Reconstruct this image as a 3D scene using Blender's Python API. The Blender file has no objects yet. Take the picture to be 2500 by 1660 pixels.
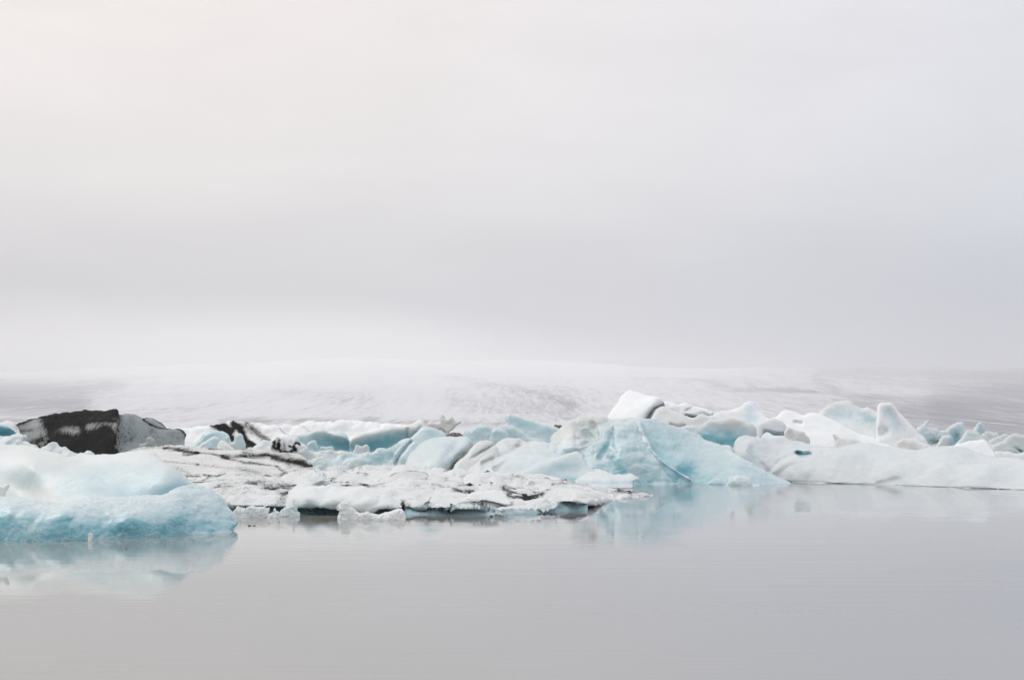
import bpy, math
import numpy as np

# ------------------------------------------------------------------ camera, sky, sun, exposure
S = bpy.context.scene
FPX, CAMH, HOR = 3472.0, 3.0, 1060.0          # focal length in photo pixels, eye height above the lagoon, horizon row
FH = FPX * CAMH
cam_d = bpy.data.cameras.new("camera")
cam = bpy.data.objects.new("camera", cam_d)
S.collection.objects.link(cam)
cam.location = (0, 0, CAMH)
cam.rotation_euler = (math.radians(90), 0, 0)
cam_d.sensor_width = 36
cam_d.lens = 36 * FPX / 2500
cam_d.shift_y = (HOR - 830) / 2500
cam_d.clip_end = 60000
S.camera = cam

SUN_EL, SUN_AZ = math.radians(52), math.radians(-52)     # azimuth from +Y towards +X
sd = (math.sin(SUN_AZ) * math.cos(SUN_EL), math.cos(SUN_AZ) * math.cos(SUN_EL), math.sin(SUN_EL))
sun_d = bpy.data.lights.new("sun", 'SUN')
sun_d.energy = 1.05
sun_d.angle = math.radians(28)
sun_d.color = (1.0, 0.98, 0.95)
sun = bpy.data.objects.new("sun", sun_d)
S.collection.objects.link(sun)
from mathutils import Vector
sun.rotation_euler = Vector(sd).to_track_quat('Z', 'Y').to_euler()
sun.location = (0, 0, 900)

W = bpy.data.worlds.new("World")
S.world = W
W.use_nodes = True
nt = W.node_tree
nt.nodes.clear()


class NT:
    """tiny helper to write node trees"""
    def __init__(s, tree):
        s.t = tree

    def n(s, typ, **kw):
        nd = s.t.nodes.new(typ)
        for k, v in kw.items():
            if k.startswith('i_'):
                key = k[2:]
                key = int(key) if key.isdigit() else key.replace('_', ' ')
                sock = nd.inputs[key]
                if hasattr(v, 'links') or hasattr(v, 'is_output'):
                    s.t.links.new(v, sock)
                else:
                    sock.default_value = v
            else:
                setattr(nd, k, v)
        return nd

    def l(s, a, b):
        s.t.links.new(a, b)

    def math(s, op, a, b=None, c=None, clamp=False):
        nd = s.t.nodes.new('ShaderNodeMath')
        nd.operation = op
        nd.use_clamp = clamp
        for i, v in enumerate((a, b, c)):
            if v is None:
                continue
            if hasattr(v, 'is_output'):
                s.t.links.new(v, nd.inputs[i])
            else:
                nd.inputs[i].default_value = v
        return nd.outputs[0]

    def mix(s, fac, a, b, blend='MIX'):
        nd = s.t.nodes.new('ShaderNodeMix')
        nd.data_type = 'RGBA'
        nd.blend_type = blend
        nd.clamp_factor = True
        for i, v in ((0, fac), (6, a), (7, b)):
            if hasattr(v, 'is_output'):
                s.t.links.new(v, nd.inputs[i])
            elif i == 0:
                nd.inputs[0].default_value = v
            else:
                nd.inputs[i].default_value = (*v, 1) if len(v) == 3 else v
        return nd.outputs[2]

    def ss(s, v, lo, hi):
        nd = s.t.nodes.new('ShaderNodeMapRange')
        nd.interpolation_type = 'SMOOTHSTEP'
        s.t.links.new(v, nd.inputs[0])
        nd.inputs[1].default_value = lo
        nd.inputs[2].default_value = hi
        return nd.outputs[0]

    def noise(s, vec, scale, detail=4, rough=.5, dist=0.0):
        nd = s.t.nodes.new('ShaderNodeTexNoise')
        if vec is not None:
            s.t.links.new(vec, nd.inputs['Vector'])
        nd.inputs['Scale'].default_value = scale
        nd.inputs['Detail'].default_value = detail
        nd.inputs['Roughness'].default_value = rough
        nd.inputs['Distortion'].default_value = dist
        return nd.outputs[0]

    def mapping(s, vec, scale=(1, 1, 1), rot=(0, 0, 0), loc=(0, 0, 0)):
        nd = s.t.nodes.new('ShaderNodeMapping')
        s.t.links.new(vec, nd.inputs[0])
        nd.inputs['Scale'].default_value = scale
        nd.inputs['Rotation'].default_value = rot
        nd.inputs['Location'].default_value = loc
        return nd.outputs[0]


k = NT(nt)
sky = k.n('ShaderNodeTexSky', sky_type='NISHITA', sun_disc=False, sun_elevation=SUN_EL, sun_rotation=SUN_AZ,
          air_density=1.5, dust_density=4.0, ozone_density=1.0)
tc = k.n('ShaderNodeTexCoord')
sep = k.n('ShaderNodeSeparateXYZ', i_0=tc.outputs['Generated'])
X_, Y_, Z_ = sep.outputs
# stratus: brightness by height above the horizon, drifting in soft banks
bank = k.noise(k.mapping(tc.outputs['Generated'], (2.2, 2.2, 7.0), loc=(3.1, 0.4, 1.7)), 1.0, 3, .5, .3)
bank2 = k.noise(k.mapping(tc.outputs['Generated'], (6, 6, 20), loc=(1.1, 2.4, .7)), 1.0, 6, .58, .5)
h0 = k.math('MULTIPLY_ADD', bank, 0.07, k.math('SUBTRACT', Z_, 0.035))
h = k.math('MAXIMUM', h0, 0.0)
ramp = k.n('ShaderNodeValToRGB', i_0=h)
cr = ramp.color_ramp
cr.interpolation = 'B_SPLINE'
stops = [(0.0, (.66, .675, .715)), (0.05, (.635, .652, .695)), (0.085, (.62, .638, .685)), (0.12, (.685, .70, .738)), (0.165, (.86, .865, .88)),
         (0.23, (.965, .948, .945)), (0.32, (.98, .95, .94)), (0.6, (.97, .96, .955)), (1.0, (1.0, 1.0, 1.0))]
while len(cr.elements) < len(stops):
    cr.elements.new(0.5)
for e, (p, c) in zip(cr.elements, stops):
    e.position = p
    e.color = (*c, 1)
side = k.ss(X_, -0.25, 0.5)
tint = k.mix(side, (.99, .946, .925), (.82, .855, .93))
# low bright bank of fog over the ice cap, thinning out towards the right
fog_h = k.math('ADD', k.math('MULTIPLY_ADD', bank2, .05, Z_), k.math('MULTIPLY', k.ss(X_, -.12, .36), .075))
fog = k.math('MULTIPLY', k.ss(k.math('MULTIPLY', fog_h, -1.0), -.125, -.08), .31)
lum = k.math('MULTIPLY_ADD', bank2, 0.17, 0.915)
cloud = k.mix(1.0, k.mix(1.0, k.mix(1.0, ramp.outputs[0], fog, 'ADD'), tint, 'MULTIPLY'), lum, 'MULTIPLY')
clear = k.mix(1.0, sky.outputs[0], (.09, .09, .09), 'MULTIPLY')
allsky = k.mix(0.94, clear, cloud)
bg = k.n('ShaderNodeBackground', i_0=allsky, i_1=1.0)
out = k.n('ShaderNodeOutputWorld', i_0=bg.outputs[0])

S.view_settings.view_transform = 'Standard'
S.view_settings.look = 'None'
S.view_settings.exposure = 0.0
S.view_settings.gamma = 1.0
S.view_settings.use_curve_mapping = False
S.render.engine = 'CYCLES'
S.cycles.use_denoising = True
S.cycles.max_bounces = 8
S.cycles.diffuse_bounces = 4
S.cycles.glossy_bounces = 3
S.cycles.transmission_bounces = 4
S.cycles.volume_bounces = 2
S.cycles.caustics_reflective = False
S.cycles.caustics_refractive = False

# ------------------------------------------------------------------ numpy noise
def _h(ix, iy, iz, seed):
    n = (ix * 374761393 + iy * 668265263 + iz * 2147483647 + seed * 1274126177) & 0xFFFFFFFF
    n = ((n ^ (n >> 13)) * 1274126177) & 0xFFFFFFFF
    n = ((n ^ (n >> 16)) * 2246822519) & 0xFFFFFFFF
    return ((n ^ (n >> 15)) & 0xFFFFFF) / float(0x1000000)


def vnoise(P, seed=0):
    """value noise in -1..1"""
    I = np.floor(P).astype(np.int64)
    F = P - I
    U = F * F * F * (F * (F * 6 - 15) + 10)
    r = 0
    for dx in (0, 1):
        wx = U[:, 0] if dx else 1 - U[:, 0]
        for dy in (0, 1):
            wy = U[:, 1] if dy else 1 - U[:, 1]
            for dz in (0, 1):
                wz = U[:, 2] if dz else 1 - U[:, 2]
                r = r + wx * wy * wz * _h(I[:, 0] + dx, I[:, 1] + dy, I[:, 2] + dz, seed)
    return r * 2 - 1


def fbm(P, octv=4, gain=.5, seed=0):
    r, a = 0, 1.0
    for o in range(octv):
        r = r + a * vnoise(P * (2.03 ** o) + 17.3 * o, seed + o)
        a *= gain
    return r


def billow(P, octv=3, gain=.5, seed=0):
    """rounded lumps with sharp hollows, about -1..1"""
    r, a = 0, 1.0
    for o in range(octv):
        r = r + a * (np.abs(vnoise(P * (2.1 ** o) + 9.1 * o, seed + o)) * 2.6 - .8)
        a *= gain
    return r


def worley(P, seed=0):
    """squared distance to the nearest of scattered points: concave dishes with sharp rims"""
    I = np.floor(P).astype(np.int64)
    F = P - I
    best = np.full(len(P), 9.0)
    for dx in (-1, 0, 1):
        for dy in (-1, 0, 1):
            for dz in (-1, 0, 1):
                a, b, c = I[:, 0] + dx, I[:, 1] + dy, I[:, 2] + dz
                d = (dx + _h(a, b, c, seed) - F[:, 0]) ** 2 + (dy + _h(a, b, c, seed + 101) - F[:, 1]) ** 2 + (dz + _h(a, b, c, seed + 202) - F[:, 2]) ** 2
                np.minimum(best, d, out=best)
    return best


# ------------------------------------------------------------------ outlines read from enlarged crops: (x0, y0, scale)
ZOOM = {0: (0, 0, 1), 1: (0, 960, 3.92), 2: (400, 980, 3.92), 3: (800, 980, 4.724), 4: (1150, 940, 4.724), 5: (1400, 930, 3.92),
        6: (1900, 930, 3.92), 7: (0, 1040, 7.84), 8: (400, 1020, 7.84), 9: (650, 1130, 7.84), 10: (1150, 1130, 7.84),
        11: (1500, 940, 7.84), 12: (2200, 1010, 7.84), 13: (1750, 1000, 7.84)}


def zpx(z, pts):
    x0, y0, s = ZOOM[z]
    a = np.array(pts, float)
    a[:, 0] = a[:, 0] / s + x0
    a[:, 1] = a[:, 1] / s + y0
    return a


def catmull(P, n=6, closed=False):
    out = []
    m = len(P)
    for i in range(m if closed else m - 1):
        if closed:
            p0, p1, p2, p3 = P[(i - 1) % m], P[i], P[(i + 1) % m], P[(i + 2) % m]
        else:
            p0, p1, p2, p3 = P[max(i - 1, 0)], P[i], P[i + 1], P[min(i + 2, m - 1)]
        L = np.linalg.norm(p2 - p1)
        t1 = (p2 - p0)
        t2 = (p3 - p1)
        t1 = t1 / (np.linalg.norm(t1) + 1e-9) * L
        t2 = t2 / (np.linalg.norm(t2) + 1e-9) * L
        for j in range(n):
            t = j / n
            h1, h2, h3, h4 = 2*t**3-3*t**2+1, t**3-2*t**2+t, -2*t**3+3*t**2, t**3-t**2
            out.append(h1*p1 + h2*t1 + h3*p2 + h4*t2)
    if not closed:
        out.append(P[-1])
    return np.array(out)


def seg_dist(Q, A, B, chunk=40000):
    """distance and nearest point from Q to segments A-B"""
    D = np.empty(len(Q))
    N = np.empty((len(Q), 2))
    AB = B - A
    L2 = (AB ** 2).sum(1) + 1e-12
    for s in range(0, len(Q), chunk):
        q = Q[s:s + chunk]
        t = np.clip(((q[:, None, :] - A[None]) * AB[None]).sum(2) / L2, 0, 1)
        p = A[None] + t[..., None] * AB[None]
        d = ((q[:, None, :] - p) ** 2).sum(2)
        j = d.argmin(1)
        r = np.arange(len(q))
        D[s:s + chunk] = np.sqrt(d[r, j])
        N[s:s + chunk] = p[r, j]
    return D, N


def inside(Q, P):
    x, y = Q[:, 0], Q[:, 1]
    c = np.zeros(len(Q), bool)
    n = len(P)
    j = n - 1
    for i in range(n):
        xi, yi = P[i]
        xj, yj = P[j]
        if yi != yj:
            m = ((yi > y) != (yj > y)) & (x < (xj - xi) * (y - yi) / (yj - yi) + xi)
            c ^= m
        j = i
    return c


def tps(ctrl):
    C = np.array(ctrl, float)
    sc = 100.0
    p = C[:, :2] / sc
    v = C[:, 2]
    n = len(p)

    def U(r2):
        return 0.5 * r2 * np.log(r2 + 1e-9)
    K = U(((p[:, None] - p[None]) ** 2).sum(2)) + np.eye(n) * 1e-3
    Pm = np.c_[np.ones(n), p]
    A = np.block([[K, Pm], [Pm.T, np.zeros((3, 3))]])
    w = np.linalg.solve(A, np.r_[v, 0, 0, 0])

    def f(Q):
        q = Q / sc
        r = np.zeros(len(q))
        for i in range(n):
            r += w[i] * U(((q - p[i]) ** 2).sum(1))
        return r + w[n] + q @ w[n + 1:]
    return f


def to3(px, py, d):
    return np.c_[(px - 1250) / FPX * d, d, CAMH - (py - HOR) / FPX * d]


_seed = [1]


def relief(name, mat, z=0, top=None, closed=False, D=90.0, wl=None, dmap=None, lean=.5, edge=.5, T=3.0, ridges=(),
           amp=.08, wave=1.6, lump=0.0, lumpw=1.0, blue=.3, bbot=0.0, bh=1.0, bl=(), warm=0.0, wa=(), dirt=0.0, di=(), frost=.4,
           smooth=True, step=2.05, jit=.5, hollow_dirt=0.0, streak=None, under=8.0, parent=None, crisp=0.0, far=1.0, scal=.05, scalw=.95):
    """A solid piece of ice: an outline with its own distance, a modelled front, a rounded back and a foot below the waterline.
    Lengths are metres; outline points come from an enlarged crop of the photograph."""
    _seed[0] += 7
    sd_ = _seed[0]
    sc = ZOOM[z][2]
    D, edge, T, amp, wave, lump, lumpw, crisp, scal, scalw = [v * far for v in (D, edge * .62, T, amp, wave, lump, lumpw, crisp, scal, scalw)]
    P = zpx(z, top)
    if smooth:
        P = catmull(P, 6, closed)
    # where does it float
    if wl is not None:
        wq = zpx(z, wl)
        fy = lambda x: np.interp(x, wq[:, 0], wq[:, 1])
    else:
        yw0 = HOR + FH / D
        fy = lambda x: np.full(np.shape(x), yw0)
    if not closed:
        xr, xl = P[-1, 0], P[0, 0]
        n = max(int(abs(xr - xl) / 12), 2)
        bx = np.linspace(xr, xl, n)
        by = np.maximum(fy(bx) + under, np.linspace(P[-1, 1], P[0, 1], n) + 1.0)
        P = np.r_[P, np.c_[bx, by]]
    # resample + roughen the outline
    seg = np.r_[P, P[:1]]
    ln = np.linalg.norm(np.diff(seg, axis=0), axis=1)
    cum = np.r_[0, np.cumsum(ln)]
    m = max(int(cum[-1] / step), 12)
    tt = np.linspace(0, cum[-1], m, endpoint=False)
    O = np.c_[np.interp(tt, cum, seg[:, 0]), np.interp(tt, cum, seg[:, 1])]
    jit = jit * 1.35
    if jit:
        q = np.c_[O / 9.0, np.full(len(O), sd_ * 1.7)]
        q2 = np.c_[O / 3.2, np.full(len(O), sd_ * 2.7)]
        O = O + jit * np.c_[fbm(q, 3, .6, sd_), fbm(q, 3, .6, sd_ + 50)] + jit * .5 * np.c_[vnoise(q2, sd_), vnoise(q2, sd_ + 5)]
    A, B = O, np.roll(O, -1, 0)
    # snapped grid
    x0, y0 = O.min(0) - step
    x1, y1 = O.max(0) + step
    nx, ny = int((x1 - x0) / step) + 2, int((y1 - y0) / step) + 2
    gx, gy = np.meshgrid(x0 + np.arange(nx) * step, y0 + np.arange(ny) * step)
    Q = np.c_[gx.ravel(), gy.ravel()]
    ctr = np.c_[(gx[:-1, :-1] + step / 2).ravel(), (gy[:-1, :-1] + step / 2).ravel()]
    keep = inside(ctr, O).reshape(ny - 1, nx - 1)
    ids = np.arange(nx * ny).reshape(ny, nx)
    cnt = np.zeros((ny, nx), int)
    cnt[:-1, :-1] += keep
    cnt[1:, :-1] += keep
    cnt[:-1, 1:] += keep
    cnt[1:, 1:] += keep
    cntf = cnt.ravel()
    used = cntf > 0
    bnd = used & (cntf < 4)
    dist = np.zeros(len(Q))
    Oc = O[::4]
    dist[used] = seg_dist(Q[used], Oc, np.roll(Oc, -1, 0))[0]
    Q[bnd] = seg_dist(Q[bnd], A, B)[1]
    dist[bnd] = 0
    rem = -np.ones(len(Q), int)
    rem[used] = np.arange(used.sum())
    q = Q[used]
    dist = dist[used]
    bnd = bnd[used]
    quads = np.c_[ids[:-1, :-1][keep], ids[1:, :-1][keep], ids[1:, 1:][keep], ids[:-1, 1:][keep]]
    quads = rem[quads]
    # distance of the front surface
    yw = fy(q[:, 0])
    Dw = FH / (yw - HOR)
    hgt = np.maximum(yw - q[:, 1], 0) * Dw / FPX
    sub = np.maximum(q[:, 1] - yw, 0) * Dw / FPX
    if dmap is not None:
        c = np.array(dmap, float)
        c[:, :2] = zpx(z, c[:, :2])
        d = tps(c)(q) * far
    else:
        d = Dw + lean * hgt
    d = d - .15 * sub
    mpp = d / FPX
    # rounding towards the outline, the part under water excepted
    mid = (A + B) / 2
    above = mid[:, 1] < fy(mid[:, 0]) - 0.5
    if above.any():
        ia = np.where(above)[0]
        runs = np.split(ia, np.where(np.diff(ia) > 1)[0] + 1)
        ea, eb = [], []
        for r in runs:
            p = O[np.r_[r[:-1:3], r[-1], (r[-1] + 1) % len(O)]] if len(r) > 1 else O[[r[0], (r[0] + 1) % len(O)]]
            ea.append(p[:-1])
            eb.append(p[1:])
        de, _ = seg_dist(q, np.concatenate(ea), np.concatenate(eb))
    else:
        de = dist
    if edge > 0:
        t = np.clip(de * mpp / edge, 0, 1)
        d = d + edge * (1 - np.sqrt(np.maximum(1 - (1 - t) ** 2, 0)))
    for r in ridges:
        pts, w, a = r[:3]
        pp = zpx(z, pts)
        if len(pp) > 2:
            pp = catmull(pp, 4)
        dr, _ = seg_dist(q, pp[:-1], pp[1:]) if len(pp) > 1 else (np.linalg.norm(q - pp[0], axis=1), 0)
        w = w / sc
        a = a * far
        if len(r) > 3 and r[3] == 't':
            d = d + .55 * a * np.maximum(1 - dr / (w * 1.3), 0)
        else:
            d = d + a * np.exp(-(dr / w) ** 2)
    Tb = T * np.sqrt(np.maximum(1 - (1 - np.clip(dist * mpp / (T * .45), 0, 1)) ** 2, 0))
    F3 = to3(q[:, 0], q[:, 1], d)
    back = ~bnd
    bi = -np.ones(len(q), int)
    bi[bnd] = np.where(bnd)[0]
    bi[back] = len(q) + np.arange(back.sum())
    db = d + Tb
    B3 = F3.copy()
    B3[:, 1] = db                                   # the back goes straight back from the front
    B3[:, 0] = F3[:, 0] * (1 + .5 * (db / d - 1))
    V = np.r_[F3, B3[back]]
    faces = np.r_[quads, bi[quads][:, ::-1]]
    me = bpy.data.meshes.new(name)
    me.vertices.add(len(V))
    me.vertices.foreach_set('co', V.ravel())
    me.loops.add(len(faces) * 4)
    me.loops.foreach_set('vertex_index', faces.ravel().astype(np.int32))
    me.polygons.add(len(faces))
    me.polygons.foreach_set('loop_start', np.arange(0, len(faces) * 4, 4, dtype=np.int32))
    me.update(calc_edges=True)
    N = np.empty(len(V) * 3)
    me.vertex_normals.foreach_get('vector', N)
    N = N.reshape(-1, 3)
    bad = ~np.isfinite(N).all(1)
    N[bad] = 0
    # natural unevenness
    off = np.array([sd_ * 3.1, sd_ * 1.3, sd_ * .7])
    anis = np.array([1, .7, 1.0])
    disp = 1.35 * amp * fbm(V * anis / wave + off, 5, .48, sd_)
    lm = np.zeros(len(V))
    if lump:
        lm = billow(V * np.array([1, .55, 1]) / lumpw + off, 2, .38, sd_ + 31)
        disp = disp + lump * lm
    if crisp:
        rg = 1 - np.abs(fbm(V * anis / (wave * .35) + off, 3, .5, sd_ + 77)) * 2
        disp = disp + crisp * rg
    if scal:
        nf = len(q)
        wq = V[:nf] * np.array([1, .7, 1]) / scalw + off
        wq = wq + .35 * np.c_[vnoise(wq * .8, sd_ + 3), vnoise(wq * .8 + 40, sd_ + 4), vnoise(wq * .8 + 80, sd_ + 5)]
        f1 = worley(wq, sd_)
        pm = np.clip(fbm(V[:nf] / (3.2 * far) + off, 2, .5, sd_ + 9) * 1.3 + .55, .1, 1)
        disp[:nf] += scal * (f1 - .5) * 1.4 * pm
    V2 = V + N * disp[:, None]
    me.vertices.foreach_set('co', V2.ravel())
    me.polygons.foreach_set('use_smooth', np.ones(len(faces), bool))
    me.update()
    # what kind of ice lies where: r blue, g grit plus painted shade, b old cream-coloured ice plus painted shade, a frosting
    qa = np.r_[q, q[back]]
    hg = np.r_[hgt, hgt[back]]

    def strokes(base, lst):
        r = np.full(len(qa), float(base))
        for (pts, w, a) in lst:
            pp = zpx(z, pts)
            if len(pp) > 2:
                pp = catmull(pp, 4)
            dr = seg_dist(qa, pp[:-1], pp[1:])[0] if len(pp) > 1 else np.linalg.norm(qa - pp[0], axis=1)
            r = r + a * np.exp(-(dr / (w / sc)) ** 2)
        return r
    cb = strokes(blue, bl) + bbot * np.exp(-hg / bh)
    cd = strokes(dirt, di)
    if hollow_dirt:
        pn = fbm(V * np.array([.45, .3, .45]) / far + off, 3, .5, sd_ + 91)
        cd = cd + hollow_dirt * np.clip(-lm - .05, 0, 1) * np.clip(pn * 1.6 + .35, 0, 1.3)
    cw = strokes(warm, wa)
    cd = np.maximum(cd, 0)
    col = np.c_[np.clip(cb, 0, 1.4), np.clip(cd, 0, 1.4), np.clip(cw, 0, 1), np.full(len(qa), frost)]
    at = me.attributes.new('ice', 'FLOAT_COLOR', 'POINT')
    at.data.foreach_set('color', col.astype(np.float32).ravel())
    me.materials.append(mat)
    o = bpy.data.objects.new(name, me)
    S.collection.objects.link(o)
    if parent is not None:
        o.parent = parent
    return o


def tag(o, label, cat, group=None):
    o['label'] = label
    o['category'] = cat
    if group:
        o['group'] = group
    return o


def empty(name, loc=(0, 0, 0)):
    e = bpy.data.objects.new(name, None)
    S.collection.objects.link(e)
    e.empty_display_size = .3
    e.location = loc
    return e


def thing(name, label, cat, mat, group=None, **kw):
    return tag(relief(name, mat, **kw), label, cat, group)


def compound(name, label, cat, parts, group=None):
    """parts: (part name, material, settings)"""
    e = empty(name)
    obs = []
    for (pn, mat, kw) in parts:
        obs.append(relief(pn, mat, **kw))
    # put the empty at the foot of the thing
    lo = np.array([o.bound_box[0][:] for o in obs]).min(0)
    hi = np.array([o.bound_box[6][:] for o in obs]).max(0)
    c = Vector(((lo[0] + hi[0]) / 2, (lo[1] + hi[1]) / 2, 0.0))
    e.location = c
    for o in obs:
        o.data.transform(__import__('mathutils').Matrix.Translation(-c))
        o.parent = e
    tag(e, label, cat, group)
    return e


# ------------------------------------------------------------------ materials
def ice_material(name, white=(.715, .765, .775), blue=(.20, .47, .545), deep=(.065, .265, .345), cream=(.66, .645, .60),
                 grit=(.011, .0115, .012), rough=.36, sss=.34, bump=.18, glassy=0.0, gritmap=(1, .6, 1.5), filmc=(.30, .285, .27), grange=(.26, 1.0)):
    m = bpy.data.materials.new(name)
    m.use_nodes = True
    t = m.node_tree
    t.nodes.clear()
    k = NT(t)
    geo = k.n('ShaderNodeNewGeometry')
    pos = geo.outputs['Position']
    a = k.n('ShaderNodeAttribute', attribute_name='ice')
    sp = k.n('ShaderNodeSeparateColor', i_0=a.outputs['Color'])
    rB, rD, rW = sp.outputs
    fr = a.outputs['Alpha']
    n1 = k.noise(pos, .9, 5, .55, .6)
    n2 = k.noise(k.mapping(pos, (1, .6, 1.9), (0.2, .55, .3)), 5.0, 6, .68, 1.6)
    n3 = k.noise(pos, 26, 4, .65)
    n4 = k.noise(k.mapping(pos, (1.0, .5, 1.4)), 8.5, 6, .72, .4)
    # blueness broken up by frosting and bubbles
    f2 = k.math('MULTIPLY', k.math('SUBTRACT', n2, .5), k.math('MULTIPLY', fr, 2.1))
    b = k.math('ADD', k.math('ADD', rB, f2), k.math('MULTIPLY', k.math('SUBTRACT', n1, .5), .7))
    up = k.n('ShaderNodeSeparateXYZ', i_0=geo.outputs['Normal']).outputs[2]
    top_lit = k.math('MULTIPLY', k.ss(k.math('MULTIPLY_ADD', k.math('SUBTRACT', n2, .5), .7, up), .3, 1.0), .62)  # top light painted into the colour: upward faces lose blue and whiten
    b = k.math('MULTIPLY', b, k.math('SUBTRACT', 1.0, top_lit))
    b = k.math('MAXIMUM', k.math('MULTIPLY', b, k.math('MULTIPLY', k.ss(rB, -.05, .25), 1.42)), 0.0)
    c = k.mix(k.math('MINIMUM', b, 1.0), white, blue)
    c = k.mix(k.ss(b, 1.0, 1.75), c, deep)
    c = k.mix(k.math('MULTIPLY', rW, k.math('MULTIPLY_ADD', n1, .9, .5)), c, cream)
    # grit: a thin grey film that thickens into black specks and bands
    film = k.math('MULTIPLY', k.math('MINIMUM', rD, 1.0), .42)
    c = k.mix(film, c, filmc)
    sum_ = k.math('ADD', k.math('MULTIPLY', rD, .92), k.math('MULTIPLY', k.math('SUBTRACT', n4, .5), 1.6))
    sum_ = k.math('ADD', sum_, k.math('MULTIPLY', k.math('SUBTRACT', n3, .5), .6))
    n5 = k.noise(k.mapping(pos, gritmap), 2.2, 7, .74, .5)
    sum_ = k.math('ADD', sum_, k.math('MULTIPLY', k.math('SUBTRACT', n5, .5), 1.35))
    spk = k.math('MULTIPLY', k.ss(sum_, *grange), k.ss(rD, .03, .25))
    c = k.mix(spk, c, grit)
    rgh = k.math('MULTIPLY_ADD', k.math('MINIMUM', b, 1.0), -(.30 + glassy), rough + glassy * .2)
    hb = k.math('MULTIPLY_ADD', n2, .6, k.math('MULTIPLY', n3, .25))
    hb = k.math('MULTIPLY_ADD', spk, .15, hb)
    bmp = k.n('ShaderNodeBump', i_0=bump, i_1=.09, i_Height=hb)
    bs = k.n('ShaderNodeBsdfPrincipled', i_Base_Color=c, i_Roughness=rgh, i_IOR=1.31, i_Normal=bmp.outputs[0])
    k.l(k.math('MULTIPLY_ADD', spk, -.46, .5), bs.inputs['Specular IOR Level'])
    k.l(k.math('MULTIPLY', k.math('SUBTRACT', 1.0, spk), sss), bs.inputs['Subsurface Weight'])
    bs.inputs['Subsurface Radius'].default_value = (.35, .8, 1.0)
    bs.inputs['Subsurface Scale'].default_value = .13
    k.n('ShaderNodeOutputMaterial', i_0=bs.outputs[0])
    return m


ICE = ice_material('glacier_ice')
SNOW = ice_material('crusted_ice', white=(.755, .785, .79), rough=.65, sss=.2, bump=.4)
FRESH = ice_material('fresh_snow', white=(.89, .915, .92), rough=.75, sss=.2, bump=.3)
FIRN = ice_material('old_firn', white=(.655, .70, .72), rough=.7, sss=.2, bump=.55)
ASH = ice_material('ash_layered_ice', white=(.38, .41, .415), blue=(.29, .36, .37), cream=(.36, .345, .32), rough=.5, sss=.08, bump=.6, gritmap=(1.6, .8, .45), filmc=(.10, .10, .10), grange=(.16, .80))
CLEAR = ice_material('clear_ice', white=(.74, .77, .77), blue=(.36, .60, .68), rough=.35, sss=.3, bump=.2, glassy=.1)


def water_material():
    m = bpy.data.materials.new('lagoon_water')
    m.use_nodes = True
    t = m.node_tree
    t.nodes.clear()
    k = NT(t)
    pos = k.n('ShaderNodeNewGeometry').outputs['Position']
    # long low ripples lying across the view, stronger in patches
    r1 = k.noise(k.mapping(pos, (.22, 1.7, 1), (0, 0, .05)), 1.0, 4, .55, .3)
    r2 = k.noise(k.mapping(pos, (.9, 5.0, 1), (0, 0, -.08)), 1.0, 3, .5)
    pt = k.ss(k.noise(k.mapping(pos, (.03, .10, 1)), 1.0, 3, .5), .40, .68)
    hgt = k.math('ADD', k.math('MULTIPLY', k.math('MULTIPLY', r1, k.math('MULTIPLY_ADD', pt, 1.3, .35)), .0044), k.math('MULTIPLY', k.math('MULTIPLY', r2, pt), .0036))
    bmp = k.n('ShaderNodeBump', i_0=1.0, i_1=1.0, i_Height=hgt)
    tint_noise = k.noise(k.mapping(pos, (.05, .03, 1)), 1.0, 3, .5)
    xs = k.n('ShaderNodeSeparateXYZ', i_0=pos).outputs[0]
    # base colour: warmer to the left, colder to the right, broken up by noise
    c = k.mix(k.ss(k.math('MULTIPLY_ADD', tint_noise, 8.0, xs), -9.0, 17.0), (.325, .322, .298), (.272, .29, .316))
    bs = k.n('ShaderNodeBsdfPrincipled', i_Base_Color=c, i_Roughness=k.math('MULTIPLY_ADD', pt, .03, .012), i_IOR=1.333, i_Normal=bmp.outputs[0])
    k.n('ShaderNodeOutputMaterial', i_0=bs.outputs[0])
    return m


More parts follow.
